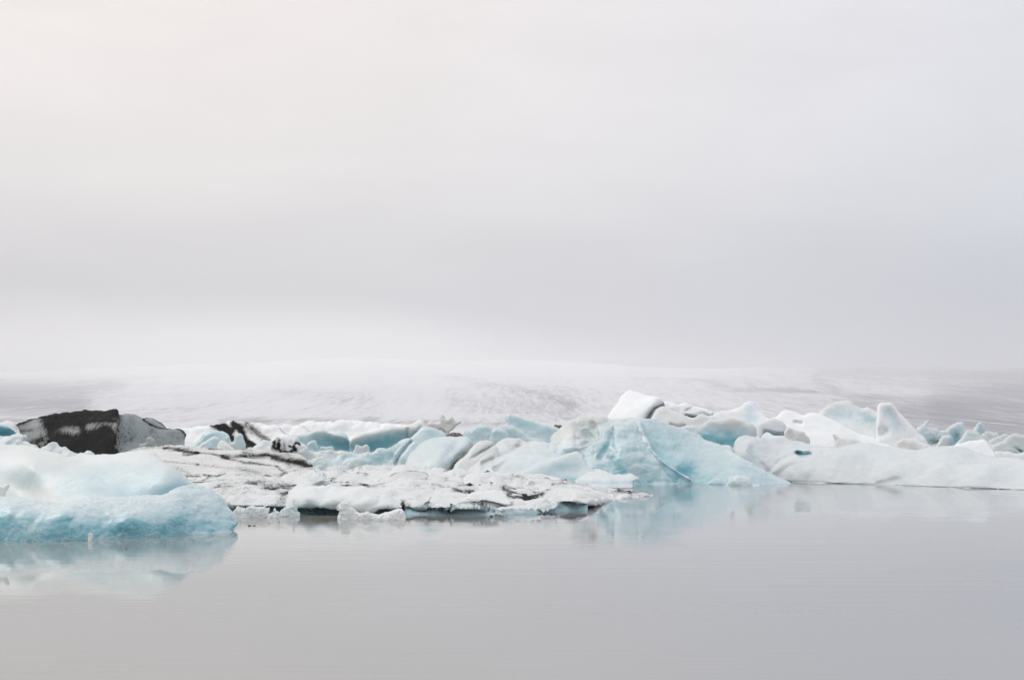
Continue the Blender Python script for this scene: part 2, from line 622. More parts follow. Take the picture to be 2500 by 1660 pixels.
def glacier_material():
    m = bpy.data.materials.new('glacier_surface')
    m.use_nodes = True
    t = m.node_tree
    t.nodes.clear()
    k = NT(t)
    pos = k.n('ShaderNodeNewGeometry').outputs['Position']
    a = k.n('ShaderNodeAttribute', attribute_name='ice')
    sp = k.n('ShaderNodeSeparateColor', i_0=a.outputs['Color'])
    rD = sp.outputs[1]
    # crevasses across the flow, melt patches, wind-blown grit
    n1 = k.noise(k.mapping(pos, (.004, .0003, .004), (0, 0, .05)), 1.0, 6, .62, 1.0)
    n2 = k.noise(k.mapping(pos, (.022, .0012, .01), (0, 0, -.03)), 1.0, 7, .7, 1.6)
    n3 = k.noise(k.mapping(pos, (.08, .004, .03), (0, 0, .04)), 1.0, 5, .7, .8)
    g = k.math('ADD', k.math('ADD', k.math('MULTIPLY', rD, .95), k.math('MULTIPLY', k.math('SUBTRACT', n1, .5), .8)),
               k.math('ADD', k.math('MULTIPLY', k.math('SUBTRACT', n2, .5), 1.0), k.math('MULTIPLY', k.math('SUBTRACT', n3, .5), 1.7)))
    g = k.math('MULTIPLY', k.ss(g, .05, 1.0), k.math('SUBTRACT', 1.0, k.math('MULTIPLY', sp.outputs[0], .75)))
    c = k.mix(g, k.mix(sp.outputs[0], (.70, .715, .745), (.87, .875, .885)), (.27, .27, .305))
    bmp = k.n('ShaderNodeBump', i_0=.7, i_1=6.0, i_Height=k.math('ADD', n2, k.math('MULTIPLY', n3, .4)))
    bs = k.n('ShaderNodeBsdfPrincipled', i_Base_Color=c, i_Roughness=.8, i_Normal=bmp.outputs[0])
    k.n('ShaderNodeOutputMaterial', i_0=bs.outputs[0])
    return m


def rock_material():
    m = bpy.data.materials.new('basalt_rubble')
    m.use_nodes = True
    t = m.node_tree
    t.nodes.clear()
    k = NT(t)
    pos = k.n('ShaderNodeNewGeometry').outputs['Position']
    n = k.noise(pos, 9, 6, .65)
    c = k.mix(k.ss(n, .35, .65), (.05, .045, .042), (.26, .23, .21))
    bmp = k.n('ShaderNodeBump', i_0=.6, i_1=.05, i_Height=n)
    bs = k.n('ShaderNodeBsdfPrincipled', i_Base_Color=c, i_Roughness=.85, i_Normal=bmp.outputs[0])
    k.n('ShaderNodeOutputMaterial', i_0=bs.outputs[0])
    return m


ROCK = rock_material()

# ------------------------------------------------------------------ lagoon, glacier, haze
def grid_mesh(name, V, ny, nx):
    ids = np.arange(nx * ny).reshape(ny, nx)
    f = np.c_[ids[:-1, :-1].ravel(), ids[:-1, 1:].ravel(), ids[1:, 1:].ravel(), ids[1:, :-1].ravel()]
    me = bpy.data.meshes.new(name)
    me.from_pydata(V.tolist(), [], f.tolist())
    me.polygons.foreach_set('use_smooth', np.ones(len(f), bool))
    me.update()
    o = bpy.data.objects.new(name, me)
    S.collection.objects.link(o)
    return o


water = grid_mesh('lagoon_water', np.array([[-7000, -150, 0], [7000, -150, 0], [-7000, 11000, 0], [7000, 11000, 0]], float), 2, 2)
water.data.materials.append(water_material())
water['kind'] = 'structure'
water['label'] = 'calm milky grey lagoon water mirroring the ice'

ny_, nx_ = 240, 420
tg, xg = np.meshgrid(np.linspace(0, 1, ny_), np.linspace(-1700, 4200, nx_), indexing='ij')
ytop = np.interp(xg, [-1700, 0, 550, 1000, 1500, 2500, 4200], [925, 902, 884, 880, 888, 904, 920]) + 5 * np.sin(xg / 210.0) + 3 * np.sin(xg / 83.0 + 1)
Dg = 1300 * (9000 / 1300) ** tg
yg = 1058 - (1058 - ytop) * (tg ** .85)
Vg = to3(xg.ravel(), yg.ravel(), Dg.ravel())
Dr = Dg.ravel()
und = fbm(Vg * np.array([.0016, .0009, 0]) + 3, 5, .5, 400) * 9 * np.clip(Dr / 4000, .25, 1)
cre = 1.0 * fbm(Vg * np.array([.012, .006, 0]) + 3, 3, .55, 440) * 2.2
Vg[:, 2] += und * np.clip((Dr - 1300) / 700, 0, 1) + cre
Vg[:nx_, 2] = -2
glac = grid_mesh('glacier', Vg, ny_, nx_)
qg = np.c_[xg.ravel(), yg.ravel()]
dg = np.interp(qg[:, 0], [-200, 0, 350, 700, 1200, 1700, 2100, 2500], [.5, .45, .28, .06, .10, .30, .46, .52])
for pts, w, am in [([(-400, 935), (0, 925), (250, 915), (420, 900), (600, 888)], 26, .42), ([(-300, 985), (0, 975), (200, 985)], 26, .45),
                   ([(0, 940), (180, 948), (300, 935)], 14, .35), ([(540, 1030), (1000, 1028), (1250, 1040)], 10, .45),
                   ([(860, 893), (1010, 902), (1120, 925), (1260, 950), (1400, 985)], 9, .35), ([(1100, 975), (1250, 985), (1400, 1005)], 25, .35),
                   ([(1540, 922), (1700, 930), (1800, 948), (1990, 958)], 8, .4), ([(1990, 925), (2040, 950)], 12, .3),
                   ([(2300, 985), (2500, 960)], 40, .4), ([(2100, 1000), (2300, 1040), (2500, 1040)], 40, .35), ([(700, 960), (900, 975)], 16, .25),
                   ([(2000, 905), (2500, 915), (3200, 930)], 10, .25)]:
    pp = np.array(pts, float)
    dr, _ = seg_dist(qg, pp[:-1], pp[1:])
    dg += am * np.exp(-(dr / w) ** 2)
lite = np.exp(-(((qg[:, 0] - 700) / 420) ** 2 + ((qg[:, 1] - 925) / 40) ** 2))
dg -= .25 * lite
dg *= 1 - np.interp(qg[:, 0], [0, 1400, 2100], [.95, .85, -.15]) * np.clip((tg.ravel() - .70) / .26, 0, 1) ** 1.2  # grit thinned near the top so the ice blends into the fog
haze_white = np.clip((tg.ravel() - .55) / .4, 0, 1) * np.interp(qg[:, 0], [0, 1300, 2000], [1, .9, .1])  # haze painted into the colour: the upper glacier whitens towards the fog
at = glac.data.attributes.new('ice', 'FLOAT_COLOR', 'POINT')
at.data.foreach_set('color', np.c_[haze_white, np.clip(dg, 0, 1.2), np.zeros(len(qg)), np.ones(len(qg))].astype(np.float32).ravel())
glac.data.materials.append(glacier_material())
glac['kind'] = 'structure'
glac['label'] = 'wide snowy glacier with dark moraine streaks fading into fog'

bm_v = np.array([[x, y, zz] for zz in (-3, 490) for y in (-180, 11200) for x in (-7200, 7200)], float)
hz = bpy.data.meshes.new('haze')
hz.from_pydata(bm_v.tolist(), [], [(0, 2, 3, 1), (4, 5, 7, 6), (0, 1, 5, 4), (2, 6, 7, 3), (0, 4, 6, 2), (1, 3, 7, 5)])
haze = bpy.data.objects.new('haze', hz)
S.collection.objects.link(haze)
haze['kind'] = 'stuff'
haze['label'] = 'pale mist lying over the lagoon and the glacier'
hm = bpy.data.materials.new('mist')
hm.use_nodes = True
hm.node_tree.nodes.clear()
k = NT(hm.node_tree)
pv = k.n('ShaderNodeVolumePrincipled')
pv.inputs['Color'].default_value = (.955, .96, .97, 1)
pv.inputs['Density'].default_value = 1.6e-4
pv.inputs['Anisotropy'].default_value = .1
pv.inputs['Density Attribute'].default_value = ''
pv.inputs['Temperature Attribute'].default_value = ''
ho = k.n('ShaderNodeOutputMaterial')
k.l(pv.outputs[0], ho.inputs['Volume'])
hz.materials.append(hm)

#ICEBERGS
# ------------------------------------------------------------------ near iceberg at the left edge
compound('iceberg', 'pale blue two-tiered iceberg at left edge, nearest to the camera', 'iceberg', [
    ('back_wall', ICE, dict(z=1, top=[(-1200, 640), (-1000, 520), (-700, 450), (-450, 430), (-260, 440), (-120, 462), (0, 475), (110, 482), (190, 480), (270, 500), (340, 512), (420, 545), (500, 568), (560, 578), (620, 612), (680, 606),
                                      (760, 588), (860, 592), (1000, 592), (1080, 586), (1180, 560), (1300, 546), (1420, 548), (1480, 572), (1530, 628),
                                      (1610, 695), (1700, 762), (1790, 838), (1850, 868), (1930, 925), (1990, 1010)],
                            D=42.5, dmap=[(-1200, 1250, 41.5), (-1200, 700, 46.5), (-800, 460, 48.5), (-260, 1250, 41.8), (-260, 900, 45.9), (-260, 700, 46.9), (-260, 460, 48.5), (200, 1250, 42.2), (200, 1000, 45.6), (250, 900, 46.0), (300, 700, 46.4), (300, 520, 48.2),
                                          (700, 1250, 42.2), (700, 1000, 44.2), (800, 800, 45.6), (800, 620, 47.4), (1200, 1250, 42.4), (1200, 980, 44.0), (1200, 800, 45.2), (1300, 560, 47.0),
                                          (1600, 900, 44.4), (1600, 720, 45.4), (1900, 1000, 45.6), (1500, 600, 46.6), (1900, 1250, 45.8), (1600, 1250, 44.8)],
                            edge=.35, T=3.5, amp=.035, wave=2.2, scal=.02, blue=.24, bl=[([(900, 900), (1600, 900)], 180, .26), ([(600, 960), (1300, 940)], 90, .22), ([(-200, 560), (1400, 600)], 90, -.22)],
                            wa=[([(-200, 900), (120, 950), (420, 1000)], 170, .45), ([(-200, 560), (700, 640)], 120, .25), ([(1450, 560), (1850, 860)], 40, .35)], frost=.15, jit=.9)),  # first warm stroke paints the shade of the hollow at lower left
    ('front_ledge', ICE, dict(z=1, top=[(-1250, 1350), (-1220, 1200), (-1100, 1060), (-800, 990), (-500, 975), (-260, 985), (-120, 1005), (0, 1000), (90, 1006), (170, 1002), (240, 1020), (330, 1022), (420, 1028), (500, 1035), (570, 1044), (640, 1040),
                                        (720, 1018), (800, 1014), (870, 998), (940, 1006), (1040, 1000), (1130, 994), (1200, 994), (1300, 984), (1400, 978), (1500, 972), (1570, 962),
                                        (1640, 925), (1720, 880), (1800, 862), (1870, 872), (1950, 902), (2030, 945), (2100, 995), (2135, 1040), (2170, 1090), (2215, 1145), (2250, 1195),
                                        (2272, 1248), (2255, 1290), (2225, 1318)],
                              wl=[(-1250, 1400), (-260, 1425), (0, 1422), (850, 1408), (1200, 1377), (1500, 1357), (2000, 1336), (2230, 1322)],
                              dmap=[(-1200, 1400, 40.0), (-1100, 1100, 41.6), (-700, 1415, 39.7), (-700, 1000, 41.6), (-260, 1425, 39.6), (-260, 1250, 39.9), (-260, 1010, 41.6), (0, 1480, 39.7), (0, 1422, 39.8), (100, 1250, 40.0), (100, 1100, 40.5), (100, 1005, 41.5), (600, 1415, 40.0), (600, 1250, 40.1), (600, 1130, 40.6), (600, 1045, 41.6),
                                    (1200, 1375, 41.0), (1200, 1250, 41.0), (1200, 1120, 41.5), (1200, 1000, 42.7), (1700, 1345, 42.1), (1700, 1200, 42.2), (1700, 1050, 42.9), (1720, 890, 44.4),
                                    (2200, 1322, 43.6), (2150, 1200, 43.9), (2000, 1050, 44.2), (1950, 920, 45.0)],
                              edge=.32, T=4.0, amp=.04, wave=1.0, lump=.012, lumpw=.5, crisp=.006, scal=.03, scalw=.4, blue=.55,
                              bl=[([(300, 1200), (700, 1250), (1000, 1240), (1300, 1260)], 75, .28), ([(950, 1300), (1300, 1330)], 40, .12), ([(-200, 1200), (250, 1180)], 90, .15), ([(0, 1020), (1000, 1030), (1700, 950), (2050, 1000)], 60, -.22),
                                  ([(1700, 1200), (2150, 1250)], 70, .18)],
                              frost=1.05, jit=.9, bbot=.12, bh=.25)),
    ('ice_knob', CLEAR, dict(z=1, top=[(-200, 900), (-100, 870), (-20, 880), (20, 876), (60, 868), (84, 880), (70, 920), (50, 960), (40, 1010)], D=41.9, lean=.4, edge=.15, T=.8, amp=.03, wave=.3, blue=.1, warm=.35, frost=.3, jit=.8)),
])
thing('ice_fragment', 'tiny glittering clear ice fragment against the nearest blue iceberg', 'ice fragment', CLEAR, z=1,
      top=[(842, 1400), (845, 1345), (862, 1325), (880, 1338), (892, 1352), (886, 1372), (880, 1400)], wl=[(800, 1416), (900, 1416)], lean=.1, edge=.04, T=.12, amp=.012, wave=.08, blue=.05, smooth=False, step=.8, jit=.2, under=2)

# ------------------------------------------------------------------ far left
thing('iceberg', 'small turquoise hollowed iceberg cut by the left edge beside the black one', 'iceberg', ICE, far=1.3, z=1,
      top=[(-160, 262), (-60, 275), (0, 283), (60, 296), (110, 328), (165, 372), (200, 405), (212, 450)], D=118, lean=.7, edge=.7, T=4, blue=.35, bl=[([(-60, 390), (90, 405)], 60, .75)],
      ridges=[([(-60, 400), (100, 400)], 55, 1.2)], jit=.5)
thing('iceberg', 'low white ice lump peeking up behind the turquoise left-edge iceberg', 'iceberg', SNOW, far=1.3, z=1,
      top=[(-40, 300), (30, 280), (80, 263), (125, 275), (150, 300), (170, 400)], D=135, lean=1.0, edge=.8, T=3, blue=.1)
compound('iceberg', 'black ash-coated slab iceberg standing behind the left snow bank', 'iceberg', [
    ('dark_face', ASH, dict(far=1.25, z=1, top=[(146, 306), (180, 286), (280, 250), (350, 236), (420, 213), (500, 203), (560, 195), (640, 182), (700, 178), (760, 167), (900, 155), (960, 153), (990, 160), (1050, 154),
                                      (1112, 150), (1132, 172), (1120, 190), (1128, 235), (1118, 330), (1100, 440), (1070, 590), (1060, 640), (700, 640), (300, 600), (205, 500), (203, 400), (188, 352)],
                            closed=True, smooth=False, D=104, dmap=[(146, 300, 110), (300, 300, 108), (300, 600, 106), (600, 200, 106.5), (600, 600, 103.6), (1100, 180, 104), (1080, 600, 101), (850, 400, 103.4)], edge=.22, T=4, amp=.06, wave=1.5, crisp=.02, scal=.03,
                            blue=.15, dirt=.47, frost=.2, jit=.7,
                            di=[([(150, 300), (420, 215), (700, 172), (1110, 152)], 13, 0.94), ([(450, 240), (640, 240), (900, 210), (1120, 185)], 55, 0.78), ([(480, 250), (480, 500)], 32, 0.52), ([(470, 300), (800, 250)], 50, 0.63),
                                ([(900, 400), (1030, 360), (1040, 560)], 60, 0.84), ([(540, 420), (800, 450), (1020, 480)], 60, 0.58), ([(600, 530), (850, 560), (1050, 565)], 50, 0.94), ([(790, 260), (800, 420)], 30, 0.47),
                                ([(860, 275), (1000, 265), (1110, 270)], 12, 0.52), ([(200, 360), (320, 355)], 12, 0.31), ([(270, 500), (350, 460), (430, 440)], 30, 0.52), ([(330, 260), (330, 560)], 80, -.30), ([(640, 350), (700, 360)], 50, -.25), ([(870, 330), (940, 330)], 40, -.3), ([(1000, 310), (1080, 330)], 40, -.25)])),
    ('grey_face', ASH, dict(far=1.25, z=1, top=[(1050, 640), (1080, 470), (1105, 330), (1118, 200), (1200, 199), (1285, 205), (1340, 228), (1375, 242), (1420, 240), (1460, 244), (1500, 258), (1545, 276), (1572, 298), (1590, 325),
                                      (1640, 347), (1700, 350), (1735, 362), (1762, 380), (1782, 400), (1765, 432), (1760, 540), (1750, 640)], closed=True, smooth=False, D=103,
                            dmap=[(1080, 600, 101.2), (1110, 220, 104.2), (1300, 600, 103), (1300, 230, 106), (1500, 560, 105), (1500, 280, 107.5), (1750, 600, 107), (1770, 400, 109)], edge=.4, T=4, amp=.10, wave=1.5, dirt=.10, blue=.5, warm=.1, frost=.35, jit=.6,
                            di=[([(1110, 210), (1095, 330), (1075, 560)], 40, .55), ([(1110, 230), (1180, 400), (1160, 560)], 70, .28), ([(1250, 240), (1270, 420)], 30, .2), ([(1450, 340), (1470, 480)], 40, .18), ([(1370, 262), (1430, 305), (1500, 325), (1600, 338), (1700, 352), (1775, 398)], 9, .75), ([(1375, 242), (1460, 246), (1570, 300), (1600, 335)], 8, .8), ([(1300, 210), (1380, 260)], 14, .35), ([(1060, 560), (1120, 545)], 26, .6),
                                ([(1080, 430), (1700, 440)], 60, .12), ([(1770, 400), (1764, 440)], 8, .5), ([(1090, 300), (1080, 420)], 12, .4)])),
    ('pale_crag', ASH, dict(far=1.25, z=1, top=[(1325, 560), (1340, 490), (1400, 470), (1405, 430), (1430, 422), (1470, 450), (1495, 500), (1510, 570)], D=99.5, lean=.5, edge=.3, T=1.2, amp=.08, wave=.6, blue=.2, frost=.3)),
])
thing('snow_bank', 'low rough white snow bank at the foot of the black iceberg', 'snow bank', SNOW, z=7,
      top=[(-400, 240), (-200, 225), (0, 240), (60, 246), (150, 245), (220, 215), (330, 185), (400, 170), (420, 230), (390, 290), (480, 330), (560, 380), (620, 405), (690, 418), (760, 395), (830, 380), (900, 378), (940, 340), (970, 318), (1020, 325), (1070, 375),
           (1110, 420), (1190, 440), (1290, 452), (1380, 495), (1440, 520), (1520, 545), (1640, 525), (1760, 540), (1900, 560)],
      D=78, lean=1.5, edge=.5, T=5, amp=.16, wave=.9, lump=.06, lumpw=.6, blue=.18, di=[([(560, 400), (690, 440), (760, 415)], 16, .35), ([(1100, 430), (1400, 510), (1560, 550)], 14, .3)], frost=.4, jit=.9)
thing('boulder', 'rounded brown grit-covered lump in front of the black iceberg', 'boulder', ASH, z=7,
      top=[(500, 420), (560, 350), (640, 300), (730, 280), (790, 240), (850, 238), (910, 270), (950, 320), (900, 380), (860, 440)], D=82, lean=.6, edge=.4, T=1.6, amp=.1, wave=.6, dirt=.5, warm=.8, blue=0,
      di=[([(520, 390), (760, 270), (790, 250)], 40, .5), ([(560, 420), (740, 400)], 40, .5), ([(930, 290), (960, 330)], 30, .5)])

# ------------------------------------------------------------------ long white berg in the back with black bands
compound('iceberg', 'long white iceberg with black diagonal ash bands behind the striped ridge', 'iceberg', [
    ('snowy_back', FRESH, dict(far=1.35, z=2, top=[(60, 330), (120, 262), (180, 243), (260, 222), (330, 214), (400, 224), (450, 219), (530, 210), (590, 205), (640, 200), (700, 216), (716, 206), (760, 222), (850, 214), (930, 212), (990, 230), (1080, 228),
                                         (1160, 224), (1250, 226), (1330, 224), (1400, 214), (1480, 215), (1520, 204), (1590, 210), (1640, 214), (1740, 206), (1800, 202), (1860, 212), (1900, 220), (1960, 214), (2060, 222), (2160, 230),
                                         (2240, 236), (2310, 240), (2380, 232), (2430, 210), (2460, 202), (2490, 222), (2500, 270), (2480, 320)],
                              D=112, lean=1.6, edge=.5, T=9, amp=.22, wave=2.4, lump=.08, lumpw=1.2, blue=.06, frost=.3, jit=.6, streak=1,
                              di=[([(470, 220), (540, 250), (600, 300), (650, 345), (660, 375)], 38, 1.3), ([(560, 222), (610, 245), (650, 268)], 30, 1.1), ([(665, 216), (720, 258), (765, 320), (800, 365), (845, 400)], 32, 1.4), ([(790, 430), (830, 405), (870, 408)], 28, 1.0),
                                  ([(790, 235), (850, 260), (910, 300), (960, 335), (1000, 360)], 38, .8), ([(1095, 238), (1140, 285), (1200, 330)], 11, .5), ([(1280, 222), (1340, 262), (1410, 320)], 10, .42), ([(540, 210), (470, 215)], 7, .5), ([(200, 330), (380, 320)], 10, .12), ([(620, 225), (640, 240)], 16, -.4)],
                              wa=[([(900, 280), (1300, 280), (1700, 260)], 60, .12), ([(2300, 260), (2480, 250)], 40, .4)])),
    ('turquoise_hollow', ICE, dict(far=1.35, z=3, top=[(-420, 400), (-330, 385), (-220, 350), (-130, 330), (-50, 315), (20, 330), (90, 325), (150, 340), (215, 365), (240, 410), (270, 470), (300, 600)], D=104, lean=.5, edge=.5, T=4, amp=.09, wave=1.8,
                                   ridges=[([(100, 400), (200, 430)], 70, -.7), ([(-100, 480), (200, 520)], 90, .8)], blue=.42, bl=[([(-150, 540), (300, 550)], 70, .45), ([(-300, 360), (0, 330), (100, 340)], 40, -.3)], frost=.15, jit=.4)),
    ('turquoise_wall', ICE, dict(far=1.35, z=3, top=[(250, 480), (290, 430), (350, 395), (430, 362), (520, 335), (600, 312), (700, 296), (790, 285), (860, 282), (930, 280), (985, 262), (1010, 248), (1050, 240), (1080, 262), (1088, 290), (1060, 330), (1000, 380), (960, 430), (930, 480)],
                                 D=101, lean=.45, edge=.6, T=5, amp=.07, wave=2.0, ridges=[([(300, 560), (600, 540), (880, 470)], 110, .9), ([(920, 310), (920, 440)], 14, .3)],
                                 blue=.30, bl=[([(350, 540), (600, 520), (860, 450)], 110, .42), ([(450, 570), (640, 540)], 60, .2)], wa=[([(300, 440), (600, 330), (850, 300), (1050, 270)], 38, .6), ([(940, 330), (1040, 320)], 40, .35)],
                                 di=[([(950, 345), (1030, 345)], 9, .35), ([(940, 400), (930, 440)], 6, .4)], frost=.12, jit=.4)),
])
# small pale bergs before it
thing('iceberg', 'pale blue ridge-shaped iceberg below the black ash bands', 'iceberg', ICE, far=1.25, z=8,
      top=[(330, 590), (400, 545), (520, 500), (620, 440), (700, 370), (770, 300), (850, 250), (930, 226), (1000, 232), (1070, 262), (1150, 270), (1210, 300), (1250, 345), (1270, 400), (1290, 470), (1330, 600)], D=97, lean=.8, edge=.5, T=3, amp=.06, wave=1.2, blue=.34, bl=[([(560, 480), (760, 360), (1000, 300)], 90, .22)], frost=.12, jit=.3)
thing('iceberg', 'pale blue-white wedge leaning left in front of the ridge-shaped iceberg', 'iceberg', ICE, far=1.25, z=8,
      top=[(560, 590), (640, 535), (740, 470), (850, 410), (920, 365), (970, 345), (1030, 360), (1060, 385), (1085, 425), (1120, 500), (1160, 600)], D=93, lean=.6, edge=.35, T=2, amp=.05, wave=1.0, blue=.36, frost=.12, jit=.3)
thing('iceberg', 'small smooth white hump at the foot of the pale wedge', 'iceberg', SNOW, far=1.25, z=8,
      top=[(1010, 600), (1035, 520), (1060, 470), (1095, 445), (1150, 458), (1210, 500), (1280, 550), (1350, 600)], D=90, lean=.7, edge=.35, T=1.5, amp=.04, wave=.8, blue=.06, frost=.2, jit=.3)
thing('iceberg', 'upright pale tooth of ice beneath the broadest black band', 'iceberg', ICE, far=1.25, z=8,
      top=[(1120, 600), (1140, 420), (1165, 360), (1215, 345), (1255, 380), (1265, 430), (1300, 465), (1330, 440), (1345, 380), (1380, 320), (1430, 298), (1480, 300), (1510, 340), (1525, 420), (1545, 520), (1560, 600)], D=94, lean=.4, edge=.4, T=2, amp=.05, wave=.9, blue=.28, wa=[([(1300, 440), (1350, 430)], 50, .3)], frost=.12, jit=.3)
compound('iceberg', 'snow-collared boulder of ice smeared with black on its face', 'iceberg', [
    ('snow_collar', SNOW, dict(z=8, top=[(1630, 640), (1680, 560), (1720, 530), (1780, 500), (1850, 450), (1920, 425), (2010, 420), (2090, 425), (2160, 470), (2180, 640)], D=89.5, lean=.9, edge=.4, T=2, amp=.07, wave=.8, lump=.04, lumpw=.6, blue=.1, frost=.3)),
    ('smeared_boulder', SNOW, dict(z=2, top=[(985, 520), (1000, 480), (1014, 440), (1030, 405), (1052, 375), (1085, 352), (1130, 345), (1180, 340), (1230, 348), (1275, 358), (1315, 375), (1345, 402), (1366, 440), (1376, 480), (1372, 530)], D=88, lean=.35, edge=.9, T=3, amp=.1, wave=.8, crisp=.05,
                                   blue=.05, di=[([(1025, 450), (1045, 395), (1085, 360)], 24, 0.55), ([(1070, 400), (1060, 450), (1100, 420)], 16, 0.98), ([(1110, 380), (1100, 440), (1120, 480)], 16, 1.04), ([(1150, 470), (1200, 490), (1240, 470)], 20, 1.04), ([(1200, 425), (1250, 440), (1270, 470)], 18, 1.10),
                                                 ([(1250, 400), (1290, 385), (1300, 415)], 18, 1.10), ([(1150, 400), (1160, 440)], 10, 0.65)], frost=.3, jit=.7)),
])
# ------------------------------------------------------------------ striped ridge floe
thing('ice_floe', 'long grey-striped ice floe with dark grit seams, behind the nearest blue iceberg', 'ice floe', SNOW, z=2,
      top=[(-900, 560), (-700, 520), (-560, 506), (-470, 500), (-368, 467), (-238, 447), (-120, 440), (-68, 430), (30, 422), (100, 426), (190, 432), (300, 438), (400, 448), (500, 446), (560, 452), (700, 458), (830, 452), (920, 462), (1000, 472), (1100, 487), (1200, 492),
           (1290, 518), (1350, 548), (1390, 580), (1416, 604), (1420, 632), (1470, 655), (1530, 690), (1560, 740)],
      D=74, dmap=[(-900, 800, 72), (-900, 560, 84), (0, 860, 71), (0, 720, 74), (0, 580, 79), (0, 430, 88), (700, 860, 71), (700, 710, 74.5), (700, 600, 79), (700, 460, 87), (1400, 860, 72), (1400, 700, 75), (1400, 600, 80), (1200, 500, 86)],
      edge=.35, T=7, amp=.07, wave=1.4, lump=.02, scal=.02, blue=.05, warm=.28, frost=.25, jit=.6, dirt=.24,
      ridges=[([(0, 452), (130, 464), (330, 488)], 9, .9, 't'), ([(190, 492), (400, 496), (560, 526), (700, 562), (800, 592), (1000, 606), (1080, 622), (1130, 662), (1180, 692)], 14, 1.0, 't'), ([(700, 522), (850, 532), (1000, 524), (1100, 552), (1200, 582), (1300, 606), (1410, 628)], 16, 1.6, 't'),
              ([(-300, 560), (20, 573), (180, 590), (330, 606), (600, 642), (900, 680)], 10, .7, 't'), ([(700, 480), (900, 490), (1100, 500), (1300, 560)], 22, -.5), ([(1180, 600), (1210, 660), (1260, 690)], 16, .6, 't'), ([(300, 445), (500, 455), (560, 458)], 6, .5, 't')],
      di=[([(-400, 480), (-200, 455), (50, 432)], 11, 0.36), ([(0, 452), (130, 464), (250, 471), (330, 488)], 11, 0.67), ([(190, 492), (400, 497), (560, 526), (700, 562), (800, 592), (1000, 606), (1080, 622)], 13, 0.54), ([(1080, 622), (1130, 662), (1180, 692)], 17, 0.45),
          ([(560, 520), (700, 522), (850, 530), (1000, 522)], 18, 0.54), ([(1040, 540), (1150, 568), (1280, 590), (1410, 618)], 25, 0.81), ([(760, 500), (1000, 505), (1200, 530), (1350, 575)], 28, 0.34), ([(-300, 560), (20, 573), (180, 590), (330, 606)], 9, 0.45), ([(330, 606), (600, 642), (900, 670)], 11, 0.27),
          ([(430, 448), (560, 458)], 7, 0.54), ([(620, 466), (840, 462)], 7, 0.54), ([(220, 716), (420, 722)], 17, 0.50), ([(100, 640), (250, 700)], 35, 0.22), ([(1200, 620), (1400, 650)], 42, 0.27), ([(300, 580), (1000, 660)], 58, 0.07), ([(0, 440), (600, 470)], 17, 0.18), ([(700, 700), (1300, 690)], 17, 0.20)])

# ------------------------------------------------------------------ middle: jumbled white bergs
thing('iceberg', 'jumbled white and blue ice heap between striped floe and turquoise wall', 'iceberg', ICE, z=3,
      top=[(-300, 640), (-270, 590), (-200, 575), (-120, 580), (-60, 560), (0, 556), (60, 566), (120, 555), (152, 548), (190, 572), (240, 582), (300, 578), (360, 582), (420, 572), (460, 570), (490, 592), (530, 575), (560, 552), (600, 537), (640, 552), (690, 545), (730, 522), (762, 497), (806, 506), (850, 480), (900, 460), (960, 450), (1000, 520)],
      D=91, lean=1.0, edge=.4, T=4, amp=.16, wave=1.5, lump=.10, lumpw=1.3, blue=.26, bl=[([(500, 650), (760, 620)], 70, .2), ([(350, 640), (500, 700)], 50, .15)], wa=[([(-260, 610), (0, 590), (160, 570)], 35, .65), ([(0, 780), (380, 740)], 40, .35)], frost=.3, jit=.7)
thing('ice_block', 'jagged white ice block standing in front of the turquoise wall', 'ice block', ICE, far=1.2, z=3,
      top=[(285, 600), (300, 570), (315, 540), (328, 500), (370, 512), (408, 520), (430, 495), (455, 503), (480, 535), (490, 600)], D=94, lean=.3, edge=.15, T=.8, amp=.04, wave=.5, smooth=False, blue=.12, frost=.2, jit=.4)
thing('ice_block', 'square-cut pale ice block left of the jagged white one', 'ice block', ICE, far=1.2, z=2,
      top=[(1470, 520), (1485, 460), (1500, 436), (1560, 432), (1618, 432), (1622, 470), (1650, 520)], D=95, lean=.3, edge=.15, T=.8, amp=.04, wave=.5, smooth=False, blue=.2, frost=.2, jit=.4)
thing('ice_block', 'pale blue broken block leaning beside the smeared ice boulder', 'ice block', ICE, far=1.2, z=2,
      top=[(1360, 520), (1365, 420), (1400, 380), (1450, 370), (1470, 420), (1490, 470), (1500, 520)], D=96, lean=.3, edge=.25, T=1.2, amp=.06, wave=.6, blue=.3, frost=.2, jit=.5)
thing('iceberg', 'cream mushroom-shaped ice chunk perched above the inclined slab', 'iceberg', ICE, far=1.3, z=3,
      top=[(1130, 330), (1140, 288), (1170, 262), (1205, 245), (1262, 230), (1290, 214), (1280, 186), (1300, 168), (1325, 158), (1352, 172), (1400, 178), (1440, 174), (1470, 196), (1478, 214), (1548, 240), (1510, 262), (1490, 288), (1465, 325), (1445, 358), (1420, 380), (1440, 520)],
      D=99, lean=.3, edge=.5, T=2.5, amp=.09, wave=.8, lump=.05, lumpw=.7, blue=.08, warm=.62, di=[([(1270, 325), (1320, 315), (1350, 345)], 16, .6), ([(1240, 300), (1300, 340)], 24, .25)], frost=.2, jit=.8)
thing('boulder', 'brown rock slab with black rim lying behind the white dome', 'boulder', ROCK, z=3,
      top=[(1300, 430), (1320, 398), (1345, 382), (1395, 372), (1440, 357), (1480, 362), (1530, 376), (1562, 396), (1575, 430)], D=92.5, lean=.8, edge=.25, T=1, amp=.05, wave=.4, jit=.6)
